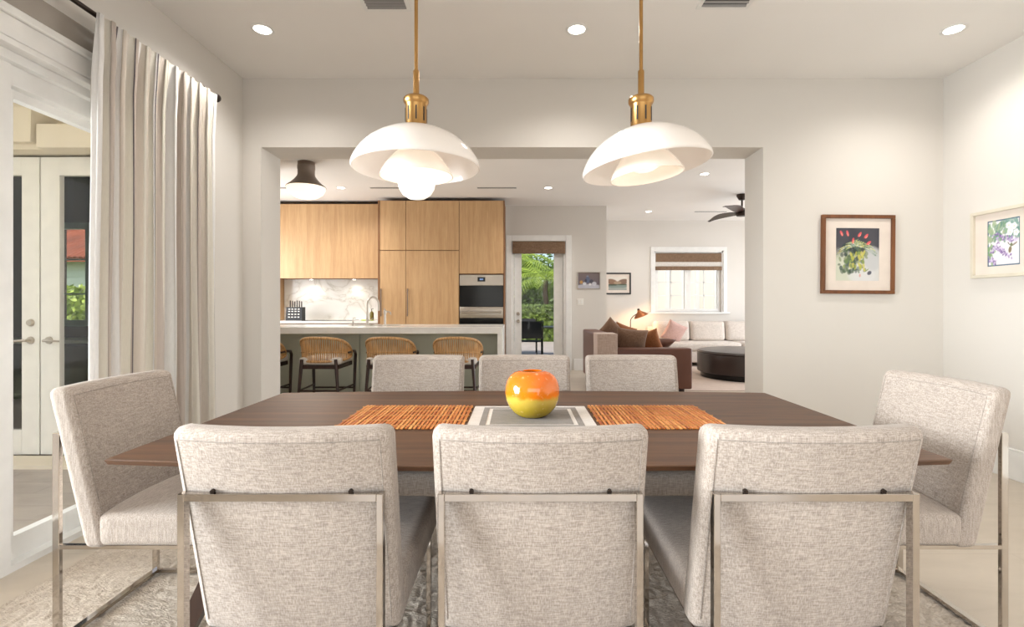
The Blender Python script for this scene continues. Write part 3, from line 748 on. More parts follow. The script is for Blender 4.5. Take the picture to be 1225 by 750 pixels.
for (x, y, ro) in ((.27, .90, 1.9), (.40, .76, 1.4), (.55, .88, .8), (.70, .85, .7), (.13, .90, 2.1), (.76, .72, .5)): L.append((x, y, .055, .024, ro, (226, 92, 98), .9)); L.append((x+.008, y-.02, .03, .010, ro, (244, 156, 136), .8))
L += [(.78, .15, .05, .035, .4, (40, 44, 70), .9), (.72, .2, .05, .012, .6, (130, 150, 90), .9), (.56, .1, .02, .03, 0, (214, 150, 140), .8)]
def bg1(u, v):
    k = max(0, min(1, (v-.35)/.3)); a = lin(208, 206, 196); c = lin(66, 66, 74); n = noise.noise(Vector((u*4, v*4, 0)))*.03
    return tuple(a[i]*(1-k)+c[i]*k+n for i in range(3))+(1,)
picture('framed_painting', 'brown framed watercolour of a potted bromeliad with pink flowers', (2.743, 4.0, 1.620), 0, .588, .637, .028, .03, M['frame_wood'], .35, .425, L, bg1, 80, 96, None, R(.5))
# wisteria and hummingbird
L = []
for _ in range(40): L.append((U(0, .6), U(.55, 1), U(.04, .1), U(.03, .08), U(0, 3), rnd.choice([(116, 150, 120), (142, 172, 136), (96, 136, 124), (160, 176, 140)]), .8))
for _ in range(26): L.append((U(.6, 1), U(.6, 1), U(.04, .1), U(.03, .08), U(0, 3), rnd.choice([(110, 150, 140), (90, 130, 120)]), .7))
for _ in range(12): L.append((U(.02, .2), U(.08, .45), U(.03, .06), U(.05, .1), U(0, 3), rnd.choice([(122, 156, 110), (150, 176, 140)]), .8))
for (x, y) in ((.66, .85), (.74, .78), (.82, .82), (.88, .68), (.70, .70)):
    for k in range(5): L.append((x+.05*cos(k*1.26), y+.04*sin(k*1.26), .04, .033, 0, (240, 238, 240), .95))
    L.append((x, y, .015, .013, 0, (200, 190, 120), .9))
for (xa, ya, xb, yb, n) in ((.2, .68, .9, .52, 50), (.22, .42, .75, .16, 70), (.05, .16, .3, .08, 34), (.1, .3, .35, .5, 20)):
    for k in range(n):
        q = U(0, 1); L.append((xa+(xb-xa)*q+U(-.07, .07), ya+(yb-ya)*q+U(-.06, .06), .026, .02, U(0, 3), rnd.choice([(150, 124, 176), (122, 98, 150), (182, 164, 204), (212, 200, 224)]), .9))
L += [(.70, .33, .045, .07, -.3, (120, 104, 70), .95), (.74, .43, .04, .035, 0, (96, 110, 66), .95), (.83, .44, .09, .02, .4, (134, 124, 110), .9), (.66, .46, .05, .012, -.8, (70, 62, 60), .9)]
def bg2(u, v):
    return lin(90, 112, 132) if (u < .035 or u > .965 or v < .028 or v > .972) else lin(238, 235, 236)
L = [l for l in L]
o = picture('framed_painting', 'ivory framed watercolour of lilac wisteria and a hummingbird', (3.446, 3.49, 1.655), -pi/2, .47, .49, .024, .035, M['ivory_frame'], .235, .33, L, bg2, 64, 84)
# still life and lake
L = [(.5, .1, .6, .16, 0, (196, 196, 206), .9), (.45, .55, .1, .2, 0, (92, 104, 130), .95), (.44, .78, .05, .05, 0, (130, 140, 160), .9), (.62, .45, .09, .12, 0, (70, 70, 84), .9), (.75, .3, .1, .12, 0, (206, 206, 214), .9), (.3, .3, .08, .09, 0, (220, 222, 228), .9), (.15, .4, .07, .1, 0, (206, 160, 90), .8), (.56, .26, .06, .07, 0, (230, 230, 232), .9), (.36, .5, .05, .1, 0, (60, 62, 78), .9)]
picture('framed_painting', 'small unframed looking still life of a blue jug by the garden door', (1.308, 9.15, 1.665), 0, .425, .315, .012, .02, M['steel'], .40, .29, L, lambda u, v: lin(104+20*v, 96+14*v, 108), 48, 36, 'small pictures in the far room')
L = [(.5, .85, .7, .3, 0, (222, 216, 206), .9), (.2, .62, .3, .2, -.4, (130, 96, 74), .95), (.8, .62, .3, .2, .4, (120, 92, 76), .95), (.5, .55, .2, .12, 0, (164, 140, 116), .9), (.5, .3, .6, .14, 0, (120, 136, 130), .95), (.2, .4, .3, .06, 0, (64, 74, 56), .9), (.8, .42, .3, .05, 0, (70, 80, 60), .9), (.5, .08, .6, .12, 0, (150, 156, 150), .9)]
picture('framed_painting', 'dark framed landscape of a mountain lake behind the wall corner', (2.16, 10.74, 1.68), 0, .58, .47, .03, .03, M['blackmat'], .40, .29, L, lambda u, v: lin(200, 196, 186), 48, 36, 'small pictures in the far room')
sw = thing('light_switch', 'white light switch plate below the small still life picture', 'switch', (1.15, 9.15, 1.27))
b = B(); b.box(-.06, .06, -.008, 0, -.06, .06, .003); b.build('plate', M['plastic'], sw, False)
for s in (-1, 1):
    b = B(); b.box(s*.028-.016, s*.028+.016, -.013, -.008, -.033, .033, .002); b.build('rocker', M['trim'], sw, False)

# ================================================================== KITCHEN
def door_panel(par, x0, x1, z0, z1, y, mat, name='door'):
    b = B(); b.box(x0+.003, x1-.003, y-.02, y, z0+.003, z1-.003, .002); return b.build(name, mat, par, False)
def pull(par, x, z0, z1, y):
    b = B(); b.tube([(x, y, z0+.03), (x, y-.045, z0+.03)], .006, 8).tube([(x, y, z1-.03), (x, y-.045, z1-.03)], .006, 8).tube([(x, y-.045, z0), (x, y-.045, z1)], .011, 10); b.build('handle', M['handle'], par)
YF = 8.42
def tall(name, label, x0, x1, cat):
    o = thing(name, label, cat, ((x0+x1)/2, YF, 0)); return o, x0-(x0+x1)/2, x1-(x0+x1)/2
o, a, c = tall('pantry_cabinet', 'tall narrow oak pantry cabinet beside the marble backsplash', -2.358, -1.915, 'cabinet')
b = B(); b.box(a-.034, a, -.02, .62, 0, 2.995, .002).box(a, c, 0, .62, .1, 2.995).box(a, c, .05, .6, 0, .1); b.build('carcass', M['oak_dark'], o, False)
door_panel(o, a, c, 2.145, 2.992, 0, M['oak']); d = door_panel(o, a, c, .1, 2.139, 0, M['oak']); pull(d, a+.03, 1.02, 1.49, -.02)
o, a, c = tall('panelled_refrigerator', 'wide oak panelled refrigerator column between pantry and oven', -1.913, -1.009, 'refrigerator')
b = B(); b.box(a, c, 0, .62, .1, 2.995).box(a, c, .05, .6, 0, .1); b.build('carcass', M['oak_dark'], o, False)
door_panel(o, a, c, 2.145, 2.992, 0, M['oak']); d = door_panel(o, a, c, .1, 2.139, 0, M['oak']); pull(d, a+.035, 1.02, 1.49, -.02)
o, a, c = tall('oven_cabinet', 'tall oak cabinet column around the wall oven', -1.007, -.25, 'cabinet')
b = B(); b.box(a, c, 0, .62, 1.735, 2.995).box(a, c, 0, .62, .1, .3).box(a, c, .05, .6, 0, .1).box(c, c+.016, -.02, .62, 0, 2.995).box(a, a+.004, .0, .62, .3, 1.735).box(a, c, .58, .62, .3, 1.735)
b.build('carcass', M['oak_dark'], o, False)
door_panel(o, a, c, 1.745, 2.992, 0, M['oak']); door_panel(o, a, c, .1, .3, 0, M['oak'], 'drawer')
ov = thing('wall_oven', 'stainless double wall oven with black glass doors', 'oven', (-.6265, YF, .302))
b = B(); b.box(-.368, .368, 0, .55, 0, 1.42); b.build('body', M['blackmat'], ov, False)
b = B(); b.box(-.37, .37, -.03, 0, 1.242, 1.425, .004); cp = b.build('control_panel', M['steel'], ov, False)
b = B(); b.box(-.065, .065, -.033, -.03, 1.31, 1.385); b.build('display', M['black'], cp, False)
b = B(); b.box(-.03, .03, -.0345, -.033, 1.335, 1.36); b.build('screen_digits', emis('clock_blue', lin(120, 150, 200), .35), cp, False)
b = B(); b.box(-.37, .37, -.025, 0, .88, 1.24, .003); b.build('oven_door', M['black'], ov, False)
b = B(); b.box(-.37, .37, -.03, 0, .69, .878, .004).tube([(-.34, -.075, .79), (.34, -.075, .79)], .016, 12).tube([(-.30, -.03, .79), (-.30, -.075, .79)], .009, 8).tube([(.30, -.03, .79), (.30, -.075, .79)], .009, 8); b.build('door_handle', M['steel'], ov, angle=40)
b = B(); b.box(-.37, .37, -.025, 0, .12, .688, .003); b.build('oven_door', M['black'], ov, False)
b = B(); b.box(-.37, .37, -.03, 0, .0, .118, .004); b.build('lower_panel', M['steel'], ov, False)
# wall cabinets and the counter below
o = thing('wall_cabinet', 'long plain oak wall cabinet above the marble backsplash', 'cabinet', (-3.49, 8.68, 1.684))
b = B(); b.box(-1.25, 1.095, 0, .365, 0, 1.308); b.build('carcass', M['oak_dark'], o, False)
b = B(); b.box(-1.25, 1.093, -.02, 0, -.004, 1.302, .002); b.build('front_panel', M['oak'], o, False)
b = B(); b.box(-1.25, -.795, -.0, .35, -.742, -.002); b.build('side_panel', M['oak'], o, False)
b = B(); b.box(-4.28, -2.395, 9.024, 9.044, .941, 1.682); tag(b.build('backsplash', M['marble'], None, False), 'white veined marble backsplash under the oak wall cabinet', 'backsplash')
b = B(); b.box(-4.74, -2.395, 8.40, 9.03, .90, .94, .003); tag(b.build('countertop', M['quartz'], None, False), 'white counter along the kitchen wall below the marble backsplash', 'countertop')
o = thing('base_cabinet', 'oak base cabinet under the wall counter', 'cabinet', (-3.56, 8.44, 0))
b = B(); b.box(-1.17, 1.16, 0, .58, .1, .9).box(-1.17, 1.16, .06, .58, 0, .1); b.build('carcass', M['oak_dark'], o, False)
for k in range(3): door_panel(o, -1.17+k*.777, -1.17+(k+1)*.777, .1, .89, 0, M['oak'])
for x, nm in ((-3.72, 'left'), (-2.95, 'right')):
    o = thing('under_cabinet_light', 'small %s spotlight under the oak wall cabinet' % ('puck' if nm == 'left' else 'round'), 'light', (x, 8.87, 1.682), group='lights under the wall cabinet')
    o['label'] = 'small spotlight under the wall cabinet, %s' % ('above the knife block side' if nm == 'left' else 'above the faucet side')
    b = B(); b.lathe([(0, -.012), (.03, -.012), (.034, -.008), (.034, 0), (0, 0)], (0, 0, 0), 20); b.build('housing', M['steel'], o)
    b = B(); b.lathe([(0, -.0145), (.026, -.014), (.027, -.012)], (0, 0, 0), 20); b.build('lens', M['downlight'], o)
    l = bpy.data.lights.new('puck', 'SPOT'); l.energy = 4; l.color = (1, .9, .76); l.spot_size = R(125); l.spot_blend = .8; l.shadow_soft_size = .03
    lo = bpy.data.objects.new('puck', l); COL.objects.link(lo); lo.parent = o; lo.location = (0, 0, -.03); lo.rotation_euler = (R(8), 0, 0)
b = B(); b.box(-3.72, -2.90, 8.46, 8.97, .9405, .947, .002); tag(b.build('cooktop', M['black'], None, False), 'black glass cooktop in the wall counter', 'cooktop')
kb = thing('knife_block', 'black slotted knife block on the wall counter', 'knife block', (-3.93, 8.70, .94))
b = B(); b.loft([[(-.14, -.07, 0), (.14, -.07, 0), (.14, .08, 0), (-.14, .08, 0)], [(-.14, -.05, .235), (.14, -.05, .235), (.14, .08, .235), (-.14, .08, .235)]]); b.build('body', M['blackmat'], kb, False)
b = B()
for zz in (.06, .11, .16, .20):
    yy = -.07+.02*zz/.235-.002
    for k in range(4): b.box(-.1+k*.055, -.1+k*.055+.032, yy-.002, yy+.004, zz-.008, zz+.008)
b.build('slots', M['plastic'], kb, False)
for k in range(6):
    o = thing('kitchen_knife', 'dark handled kitchen knife, number %d from the left in the block' % (k+1), 'knife', (-3.93-.10+k*.04, 8.72, 1.176), group='knives in the block')
    o['label'] = ['dark handled kitchen knife at the left end of the knife block', 'dark handled kitchen knife second from the left in the block', 'dark handled kitchen knife third from the left in the block', 'dark handled kitchen knife third from the right in the block', 'dark handled kitchen knife second from the right in the block', 'dark handled kitchen knife at the right end of the knife block'][k]
    b = B(); b.box(-.008, .008, -.011, .011, .0, .115-.008*(k % 3), .004); b.build('handle', M['dark_metal'], o, False)
    b = B(); b.box(-.008, .008, -.011, .011, .115-.008*(k % 3), .122-.008*(k % 3), .002); b.build('end_cap', M['steel'], o, False)

# island
isl = thing('kitchen_island', 'sage green kitchen island base', 'kitchen island', (-1.8, 6.3, 0))
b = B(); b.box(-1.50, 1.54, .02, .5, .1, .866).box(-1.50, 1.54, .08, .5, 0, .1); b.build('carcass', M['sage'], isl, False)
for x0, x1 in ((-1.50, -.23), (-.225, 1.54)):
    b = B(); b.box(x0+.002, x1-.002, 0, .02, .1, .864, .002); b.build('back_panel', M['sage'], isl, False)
b = B(); SX0, SX1, SY0, SY1 = -2.26, -1.56, 6.40, 6.70
b.box(-3.36, -.19, 5.9, SY0, .868, .945, .003).box(-3.36, -.19, SY1, 6.85, .868, .945, .003).box(-3.36, SX0, SY0, SY1, .868, .945).box(SX1, -.19, SY0, SY1, .868, .945)
b.box(-.25, -.19, 5.9, 6.85, 0, .868, .003).box(-3.36, -3.325, 5.9, 6.85, 0, .868, .003)
tag(b.build('island_worktop', M['quartz'], None, False), 'white waterfall worktop on the sage green island', 'worktop')
o = thing('sink', 'steel sink set in the island worktop', 'sink', (-1.91, 6.55, .868))
b = B(); b.box(-.348, .348, -.148, -.143, -.18, .074).box(-.348, .348, .143, .148, -.18, .074).box(-.348, -.343, -.143, .143, -.18, .074).box(.343, .348, -.143, .143, -.18, .074).box(-.343, .343, -.143, .143, -.185, -.18); b.build('basin', M['steel'], o, False)
b = B(); b.lathe([(0, .004), (.03, .004), (.04, 0)], (0, 0, -.18), 18); b.build('drain', M['chrome'], o)
fa = thing('faucet', 'tall gooseneck steel faucet on the island', 'faucet', (-1.938, 6.33, .945))
b = B(); b.lathe([(0, 0), (.028, 0), (.028, .01), (.018, .016), (.016, .1), (.013, .11), (0, .11)], (0, 0, 0), 20); b.build('base', M['steel'], fa)
b = B(); b.tube([(0, 0, .09), (0, 0, .26)]+[(.045-.045*cos(a), .10-.10*cos(a), .27+.10*sin(a)) for a in [pi*k/12 for k in range(0, 13)]]+[(.09, .2, .19)], .0125, 12); b.build('spout', M['steel'], fa)
b = B(); b.tube([(.012, 0, .07), (.05, -.01, .075), (.075, -.012, .10)], .006, 8); b.build('lever', M['steel'], fa)
o = thing('filter_tap', 'small steel filter tap right of the gooseneck faucet', 'faucet', (-1.71, 6.33, .945))
b = B(); b.lathe([(0, 0), (.024, 0), (.024, .008), (.014, .014), (.013, .15), (.019, .155), (.019, .195), (.01, .205), (0, .205)], (0, 0, 0), 18); b.build('body', M['steel'], o)
b = B(); b.tube([(0, 0, .17), (.03, .03, .185), (.055, .06, .17), (.058, .064, .14)], .008, 10).tube([(0, 0, .2), (-.012, 0, .225)], .006, 8); b.build('spout', M['steel'], o)
o = thing('soap_dispenser', 'short steel soap dispenser left of the gooseneck faucet', 'soap dispenser', (-2.12, 6.33, .945))
b = B(); b.lathe([(0, 0), (.02, 0), (.02, .006), (.011, .01), (.011, .07), (0, .07)], (0, 0, 0), 16); b.build('body', M['steel'], o)
b = B(); b.tube([(0, 0, .07), (0, 0, .1), (.012, .03, .1), (.014, .05, .094)], .006, 8); b.build('nozzle', M['steel'], o)
o = thing('soap_bottle', 'amber soap bottle on the wall counter behind the faucet', 'bottle', (-2.60, 8.75, .946))
b = B(); b.lathe([(0, 0), (.032, 0), (.036, .006), (.036, .11), (.03, .135), (.012, .15), (.012, .16), (0, .16)], (0, 0, 0), 20); b.build('body', M['soap'], o)
b = B(); b.tube([(0, 0, .16), (0, 0, .2), (.03, 0, .2)], .007, 8); b.build('pump', M['black'], o)
b = B(); b.soft(-.1, .1, -.05, .05, 0, .018, .005, None, (3, 2, 2)); tag(b.build('sponge_tray', M['lime'], None, loc=(-2.62, 8.58, .941)), 'lime green tray on the wall counter behind the faucet', 'tray')

# bar stools
def stool(x, label, first=[None]):
    if first[0]: return dup(first[0], (x, 5.76, 0), None, label)
    r = thing('bar_stool', label, 'bar stool', (x, 5.76, 0), group='rattan bar stools at the island'); first[0] = r
    b = B(); b.soft(-.235, .235, -.215, .235, .535, .615, .03, lambda v: Vector((v.x, v.y, v.z+(.012*(1-(v.x/.235)**2) if v.z > .58 else 0))), (6, 6, 3)); b.build('seat_cushion', M['white_cloth'], r, angle=70)
    b = B(); b.box(-.225, .225, -.21, -.175, .49, .535, .004).box(-.225, .225, .195, .23, .49, .535, .004).box(-.225, -.19, -.175, .195, .49, .535, .004).box(.19, .225, -.175, .195, .49, .535, .004).box(-.2, .2, -.18, .2, .515, .535); b.build('seat_frame', M['espresso'], r, False)
    RX, RY = .268, .262; A = R(100)
    def top(t): return .842-.19*abs(t)**2.6
    def bot(t): return .575+.035*abs(t)**3
    def P(t, z): a = -pi/2+t*A; k = 1+.06*(z-.575)/.27; return Vector((RX*k*cos(a), RY*k*sin(a)+.02, z))
    b = B(); n = 84
    for i in range(n+1):
        t_ = -1+2*i/n; lean = .012 if i % 2 else -.012
        b.tube([P(max(-1, min(1, t_+lean*(q-.5)*2)), bot(t_)+(top(t_)-bot(t_))*q) for q in (0, .33, .66, 1)], .0042 if i % 3 else .0052, 5)
    rb = b.build('woven_back', M['rattan'], r)
    b = B(); N = 40
    for f, rr in ((top, .017), (bot, .014)): b.tube([P(-1+2*i/N, f(-1+2*i/N)) for i in range(N+1)], rr, 8)
    b.tube([P(-1+2*i/N, .60*bot(-1+2*i/N)+.40*top(-1+2*i/N)) for i in range(N+1)], .007, 6)
    for s in (-1, 1): b.tube([P(s, bot(1)), P(s, top(1))], .015, 8)
    b.build('rim', M['rattan'], rb)
    for s in (-1, 1):
        b = B(); b.tube([(s*.262, -.05, .66), (s*.272, .08, .665), (s*.27, .19, .655), (s*.262, .235, .615), (s*.255, .245, .55)], [.015, .017, .017, .018, .017], 10); b.build('arm', M['espresso'], r)
    for s in (-1, 1):
        b = B(); b.tube([(s*.19, -.225, .60), (s*.20, -.225, .49), (s*.235, -.245, 0)], [.018, .019, .013], 10); b.build('leg', M['espresso'], r)
        b = B(); b.tube([(s*.255, .245, .56), (s*.25, .243, .4), (s*.24, .24, 0)], [.018, .018, .013], 10); b.build('leg', M['espresso'], r)
    b = B(); z = .25
    b.tube([(-.218, -.236, z), (.218, -.236, z)], .011, 8).tube([(-.245, .242, z-.04), (.245, .242, z-.04)], .011, 8)
    for s in (-1, 1): b.tube([(s*.218, -.236, z), (s*.246, .242, z)], .011, 8)
    b.build('foot_rail', M['espresso'], r)
    return r
stool(-2.24, 'rattan backed bar stool under the globe ceiling light, second from the wall edge')
stool(-1.487, 'rattan backed bar stool behind the left far dining chair')
stool(-.705, 'rattan backed bar stool nearest the island waterfall end')
stool(-3.02, 'rattan backed bar stool mostly hidden by the opening edge, only an arm showing')

# globe flush light over the island
o = thing('flush_ceiling_light', 'dark cone ceiling light with a white glass dome over the island', 'ceiling light', (-2.73, 6.35, 3.05))
b = B(); b.lathe([(0, 0), (.105, 0), (.105, -.045), (0, -.045)], (0, 0, 0), 28); b.build('canopy', M['handle'], o)
b = B(); b.lathe([(0, -.045), (.108, -.045), (.108, -.09), (.104, -.10), (.104, -.16), (.112, -.185), (.145, -.23), (.19, -.275), (.232, -.308), (.243, -.322), (.238, -.325), (.15, -.25), (0, -.2)], (0, 0, 0), 40); b.build('cone_shade', plain('bronze_shade', lin(128, 114, 103), .4, .3), o)
b = B(); b.lathe([(.236, -.318), (.233, -.35), (.205, -.405), (.15, -.445), (.08, -.468), (0, -.474)], (0, 0, 0), 40); b.build('glass_dome', emis('lit_dome', lin(255, 243, 222), .95), o)
l = bpy.data.lights.new('globe', 'SPOT'); l.spot_size = R(165); l.spot_blend = .5; l.energy = 90; l.color = (1, .95, .88); l.shadow_soft_size = .12
lo = bpy.data.objects.new('globe', l); COL.objects.link(lo); lo.parent = o; lo.location = (0, 0, -.49)

# ================================================================== LIVING ROOM
def pillow(name, label, locn, rot, w, h, t, mat, grp):
    b = B(); n = 14
    def f(sg):
        def g(u, v):
            x, z = 2*u-1, 2*v-1; k = max(0, (1-abs(x)**2.6)*(1-abs(z)**2.6))**.55
            q = 1-.07*(1-abs(z)**2)*abs(x)**3; q2 = 1-.07*(1-abs(x)**2)*abs(z)**3
            return Vector((x*w/2*q, sg*t/2*k, z*h/2*q2))
        return g
    b.grid(f(1), n, n).grid(f(-1), n, n); bmesh.ops.remove_doubles(b.bm, verts=b.bm.verts[:], dist=.0008)
    o = b.build(name, mat, None, angle=180, loc=locn, rot=rot); tag(o, label, 'cushion', grp); return o
# brown leather sofa, its end towards us
sf = thing('leather_sofa', 'brown leather sofa with its arm towards the dining room', 'sofa', (1.75, 7.5, .009))
b = B(); b.box(-.56, .56, -.62, .62, .08, .36, .02); b.build('base', M['leather'], sf)
b = B(); b.soft(-.66, -.42, -.82, .82, .06, .80, .03, None, (3, 6, 5)); b.build('backrest', M['leather'], sf)
for s in (-1, 1):
    b = B(); b.soft(-.42, .61, s*.72-.1, s*.72+.1, .06, .615, .025, None, (6, 3, 4)); b.build('armrest', M['leather'], sf)
for s in (-1, 1):
    b = B(); b.soft(-.42, .58, s*.31-.305, s*.31+.305, .36, .50, .04, lambda v: Vector((v.x, v.y, v.z)), (4, 4, 3)); b.build('seat_cushion', M['leather'], sf)
for sx in (-1, 1):
    for sy in (-1, 1):
        b = B(); b.box(sx*.5-.03, sx*.5+.03, sy*.7-.03, sy*.7+.03, 0, .065); b.build('leg', M['espresso'], sf, False)
b = B(); b.soft(1.075, 1.345, 6.668, 6.69, .42, .815, .008, None, (3, 2, 4)).soft(1.075, 1.345, 6.668, 7.02, .80, .822, .008, None, (3, 4, 2)).soft(1.07, 1.088, 6.668, 7.02, .45, .822, .008, None, (2, 4, 4))
tag(b.build('throw_blanket', M['throw'], None), 'beige throw blanket draped over the near end of the leather sofa back', 'blanket')
SG = 'cushions on the leather sofa'
pillow('cushion', 'large taupe cushion leaning on the leather sofa back near its arm', (1.60, 7.02, .68), (R(8), R(6), R(4)), .46, .40, .17, M['pillow_brown'], SG)
pillow('cushion', 'rust cushion just right of the large taupe cushion', (1.88, 7.12, .66), (R(12), R(-18), R(-20)), .36, .36, .14, M['pillow_rust'], SG)
pillow('cushion', 'dark brown cushion at the far right of the leather sofa', (2.15, 7.6, .60), (R(65), 0, R(10)), .44, .40, .13, M['leather'], SG)
pillow('cushion', 'pointed brown cushion at the far end of the leather sofa back', (1.50, 7.98, .76), (R(10), R(40), R(10)), .38, .38, .15, M['pillow_brown'], SG)
pillow('cushion', 'small rust cushion beside the pointed brown cushion', (1.70, 8.02, .72), (R(12), R(20), R(0)), .36, .36, .13, M['pillow_rust'], SG)
# cream sectional
cs = thing('sectional_sofa', 'long cream sectional sofa under the living room window', 'sofa', (4.3, 10.1, .009))
b = B(); b.soft(-1.55, 1.75, -.42, .5, .07, .30, .03, None, (6, 4, 2)); b.build('base', M['cream'], cs)
b = B(); b.soft(-1.55, 1.75, .36, .58, .07, .74, .04, None, (6, 3, 4)); b.build('backrest', M['cream'], cs)
b = B(); b.soft(-1.80, -1.52, -.48, .55, .07, .60, .06, None, (3, 5, 4)); b.build('armrest', M['cream'], cs)
for k in range(2):
    x = -1.50+k*1.6
    b = B(); b.soft(x, x+1.58, -.46, .3, .30, .465, .05, None, (5, 5, 3)); b.build('seat_cushion', M['cream'], cs)
for k in range(4):
    x = -1.47+k*.735
    b = B(); b.soft(x+.005, x+.725, .08, .34, .46, .86, .07, lambda v, x=x: Vector((v.x, v.y+.12*(v.z-.46)+(-.03*(1-((v.x-x-.365)/.365)**2) if v.y < .2 else 0), v.z+.02*abs((v.x-x-.365)/.365)**3*(1 if v.z > .7 else 0))), (7, 4, 6)); b.build('back_cushion', M['cream'], cs)
for x in (-1.7, 1.6):
    for y in (-.38, .46):
        b = B(); b.box(x-.03, x+.03, y-.03, y+.03, 0, .075); b.build('leg', M['espresso'], cs, False)
pillow('cushion', 'pale pink cushion at the left end of the cream sofa', (3.16, 10.0, .66), (R(14), R(24), R(12)), .44, .42, .16, M['pillow_pink'], None)
# ottoman
ot = thing('ottoman', 'round dark brown leather ottoman beside the cream sofa', 'ottoman', (3.81, 8.3, .009))
b = B(); b.lathe([(0, .09), (.745, .09), (.755, .10), (.755, .38), (.748, .40)], (0, 0, 0), 64); b.build('body', M['leather_dark'], ot)
b = B(); b.lathe([(.745, .398), (.757, .405), (.757, .42), (.735, .445), (.6, .462), (0, .468)], (0, 0, 0), 64); b.build('seat', M['leather_dark'], ot)
b = B(); b.lathe([(0, 0), (.70, 0), (.70, .09), (0, .09)], (0, 0, 0), 64); b.build('plinth', M['black'], ot)
# living room rug
b = B(); b.box(1.9, 5.9, 6.95, 9.75, 0, .008, .003, 1); tag(b.build('living_rug', fabric('pale_rug', lin(186, 164, 148), lin(212, 194, 180), .4), None, False), 'flat pale pinkish rug under the round ottoman', 'rug')
# floor lamp
fl = thing('floor_lamp', 'slim black floor lamp with copper head in the living room corner', 'floor lamp', (2.32, 10.2, 0))
b = B(); b.lathe([(0, 0), (.14, 0), (.14, .015), (.03, .025), (0, .025)], (0, 0, 0), 28); b.build('base', M['dark_metal'], fl)
b = B(); b.tube([(0, 0, .02), (0, 0, .88), (.015, 0, .93), (.06, 0, .985), (.13, 0, 1.03), (.17, 0, 1.05)], .009, 10); b.build('pole', M['dark_metal'], fl)
g = Matrix.Translation((.185, 0, 1.07)) @ Matrix.Rotation(R(-22), 4, 'Y')
b = B(); b.lathe([(.0, .045), (.03, .04), (.035, .02), (.05, .0), (.09, -.03), (.125, -.06), (.15, -.10), (.146, -.10), (.12, -.062), (.08, -.032), (0, -.01)], (0, 0, 0), 32, g); b.build('lamp_shade', M['copper'], fl)
b = B(); b.lathe([(0, .075), (.02, .072), (.026, .045), (.026, .035), (0, .035)], (0, 0, 0), 16, g); b.build('cap', M['dark_metal'], fl)
b = B(); b.lathe([(0, -.015), (.03, -.025), (.038, -.05), (.025, -.075), (0, -.082)], (0, 0, 0), 18, g); b.build('bulb', emis('warm_bulb', lin(255, 206, 140), 12), fl)
l = bpy.data.lights.new('lamp', 'POINT'); l.energy = 14; l.color = (1, .66, .36); l.shadow_soft_size = .04
lo = bpy.data.objects.new('lamp', l); COL.objects.link(lo); lo.parent = fl; lo.location = (.235, 0, .93)
# ceiling fan
fn = thing('ceiling_fan', 'dark ceiling fan at the right edge of the wall opening', 'ceiling fan', (3.72, 8.2, 3.05))
b = B(); b.lathe([(0, 0), (.085, 0), (.085, -.03), (.05, -.09), (.015, -.1), (0, -.1)], (0, 0, 0), 24); b.build('canopy', M['dark_metal'], fn)
b = B(); b.tube([(0, 0, -.09), (0, 0, -.25)], .014, 12); b.build('downrod', M['dark_metal'], fn)
b = B(); b.lathe([(0, -.22), (.03, -.225), (.055, -.25), (.10, -.275), (.105, -.33), (.08, -.36), (0, -.37)], (0, 0, 0), 28); b.build('motor_housing', M['dark_metal'], fn)
for a in (228, 108, 348):
    b = B(); m = Matrix.Rotation(R(a), 4, 'Z'); rings = []
    for i in range(13):
        q = i/12; x = .08+.74*q; w = .045+.05*sin(pi*min(1, q*1.15))**.8-.02*q; tl = R(16)*(1-.5*q); z = -.30+.025*sin(q*pi)-.02*q; y = .03*sin(q*pi)
        rings.append([m @ Vector((x, y+sy*w*cos(tl), z+sy*w*sin(tl)+sz*.004)) for sy, sz in ((-1, -1), (1, -1), (1, 1), (-1, 1))])
    b.loft(rings); b.build('blade', M['espresso'], fn, angle=50)

# ================================================================== OUTDOORS
b = B(); b.box(-2.5, 2.3, 9.35, 16.6, -.12, -.02); struct('deck', b, M['deck'])
b = B(); b.box(-40, 40, 11.0, 70, -.3, -.13).box(-40, -6.5, -10, 11, -.3, -.13); struct('ground', b, paint('lawn', lin(110, 130, 70), .9))
def leafblob(name, label, cat, boxes, n, size, mat, seed, grp=None):
    rg = random.Random(seed); b = B()
    for (cx, cy, cz, rx, ry, rz, boxy) in boxes:
        for _ in range(n):
            while True:
                p = Vector((rg.uniform(-1, 1), rg.uniform(-1, 1), rg.uniform(-1, 1)))
                if boxy: break
                if p.length <= 1: break
            if boxy:
                ax = rg.choice((0, 1, 1, 2)); p[ax] = rg.choice((-1, 1))*rg.uniform(.85, 1.02) if ax != 2 else rg.uniform(.85, 1.02)
            else: p = p.normalized()*rg.uniform(.6, 1.05)
            c = Vector((cx+p.x*rx, cy+p.y*ry, cz+p.z*rz))
            d1 = Vector((rg.gauss(0, 1), rg.gauss(0, 1), rg.gauss(0, 1))).normalized(); d2 = d1.orthogonal().normalized()
            s = size*rg.uniform(.6, 1.3)
            b.quad(c-d1*s, c-d2*s*.4, c+d1*s, c+d2*s*.4)
        if boxy: b.box(cx-rx*.93, cx+rx*.93, cy-ry*.85, cy+ry*.85, cz-rz, cz+rz*.93)
    o = b.build(name, mat, None, False); tag(o, label, cat, grp); return o
hg = leafblob('hedge', 'clipped green hedge behind the garden deck', 'hedge', [(.6, 17.3, .52, 3.4, .6, .70, True)], 9000, .06, M['hedge'], 2); hg['kind'] = 'stuff'
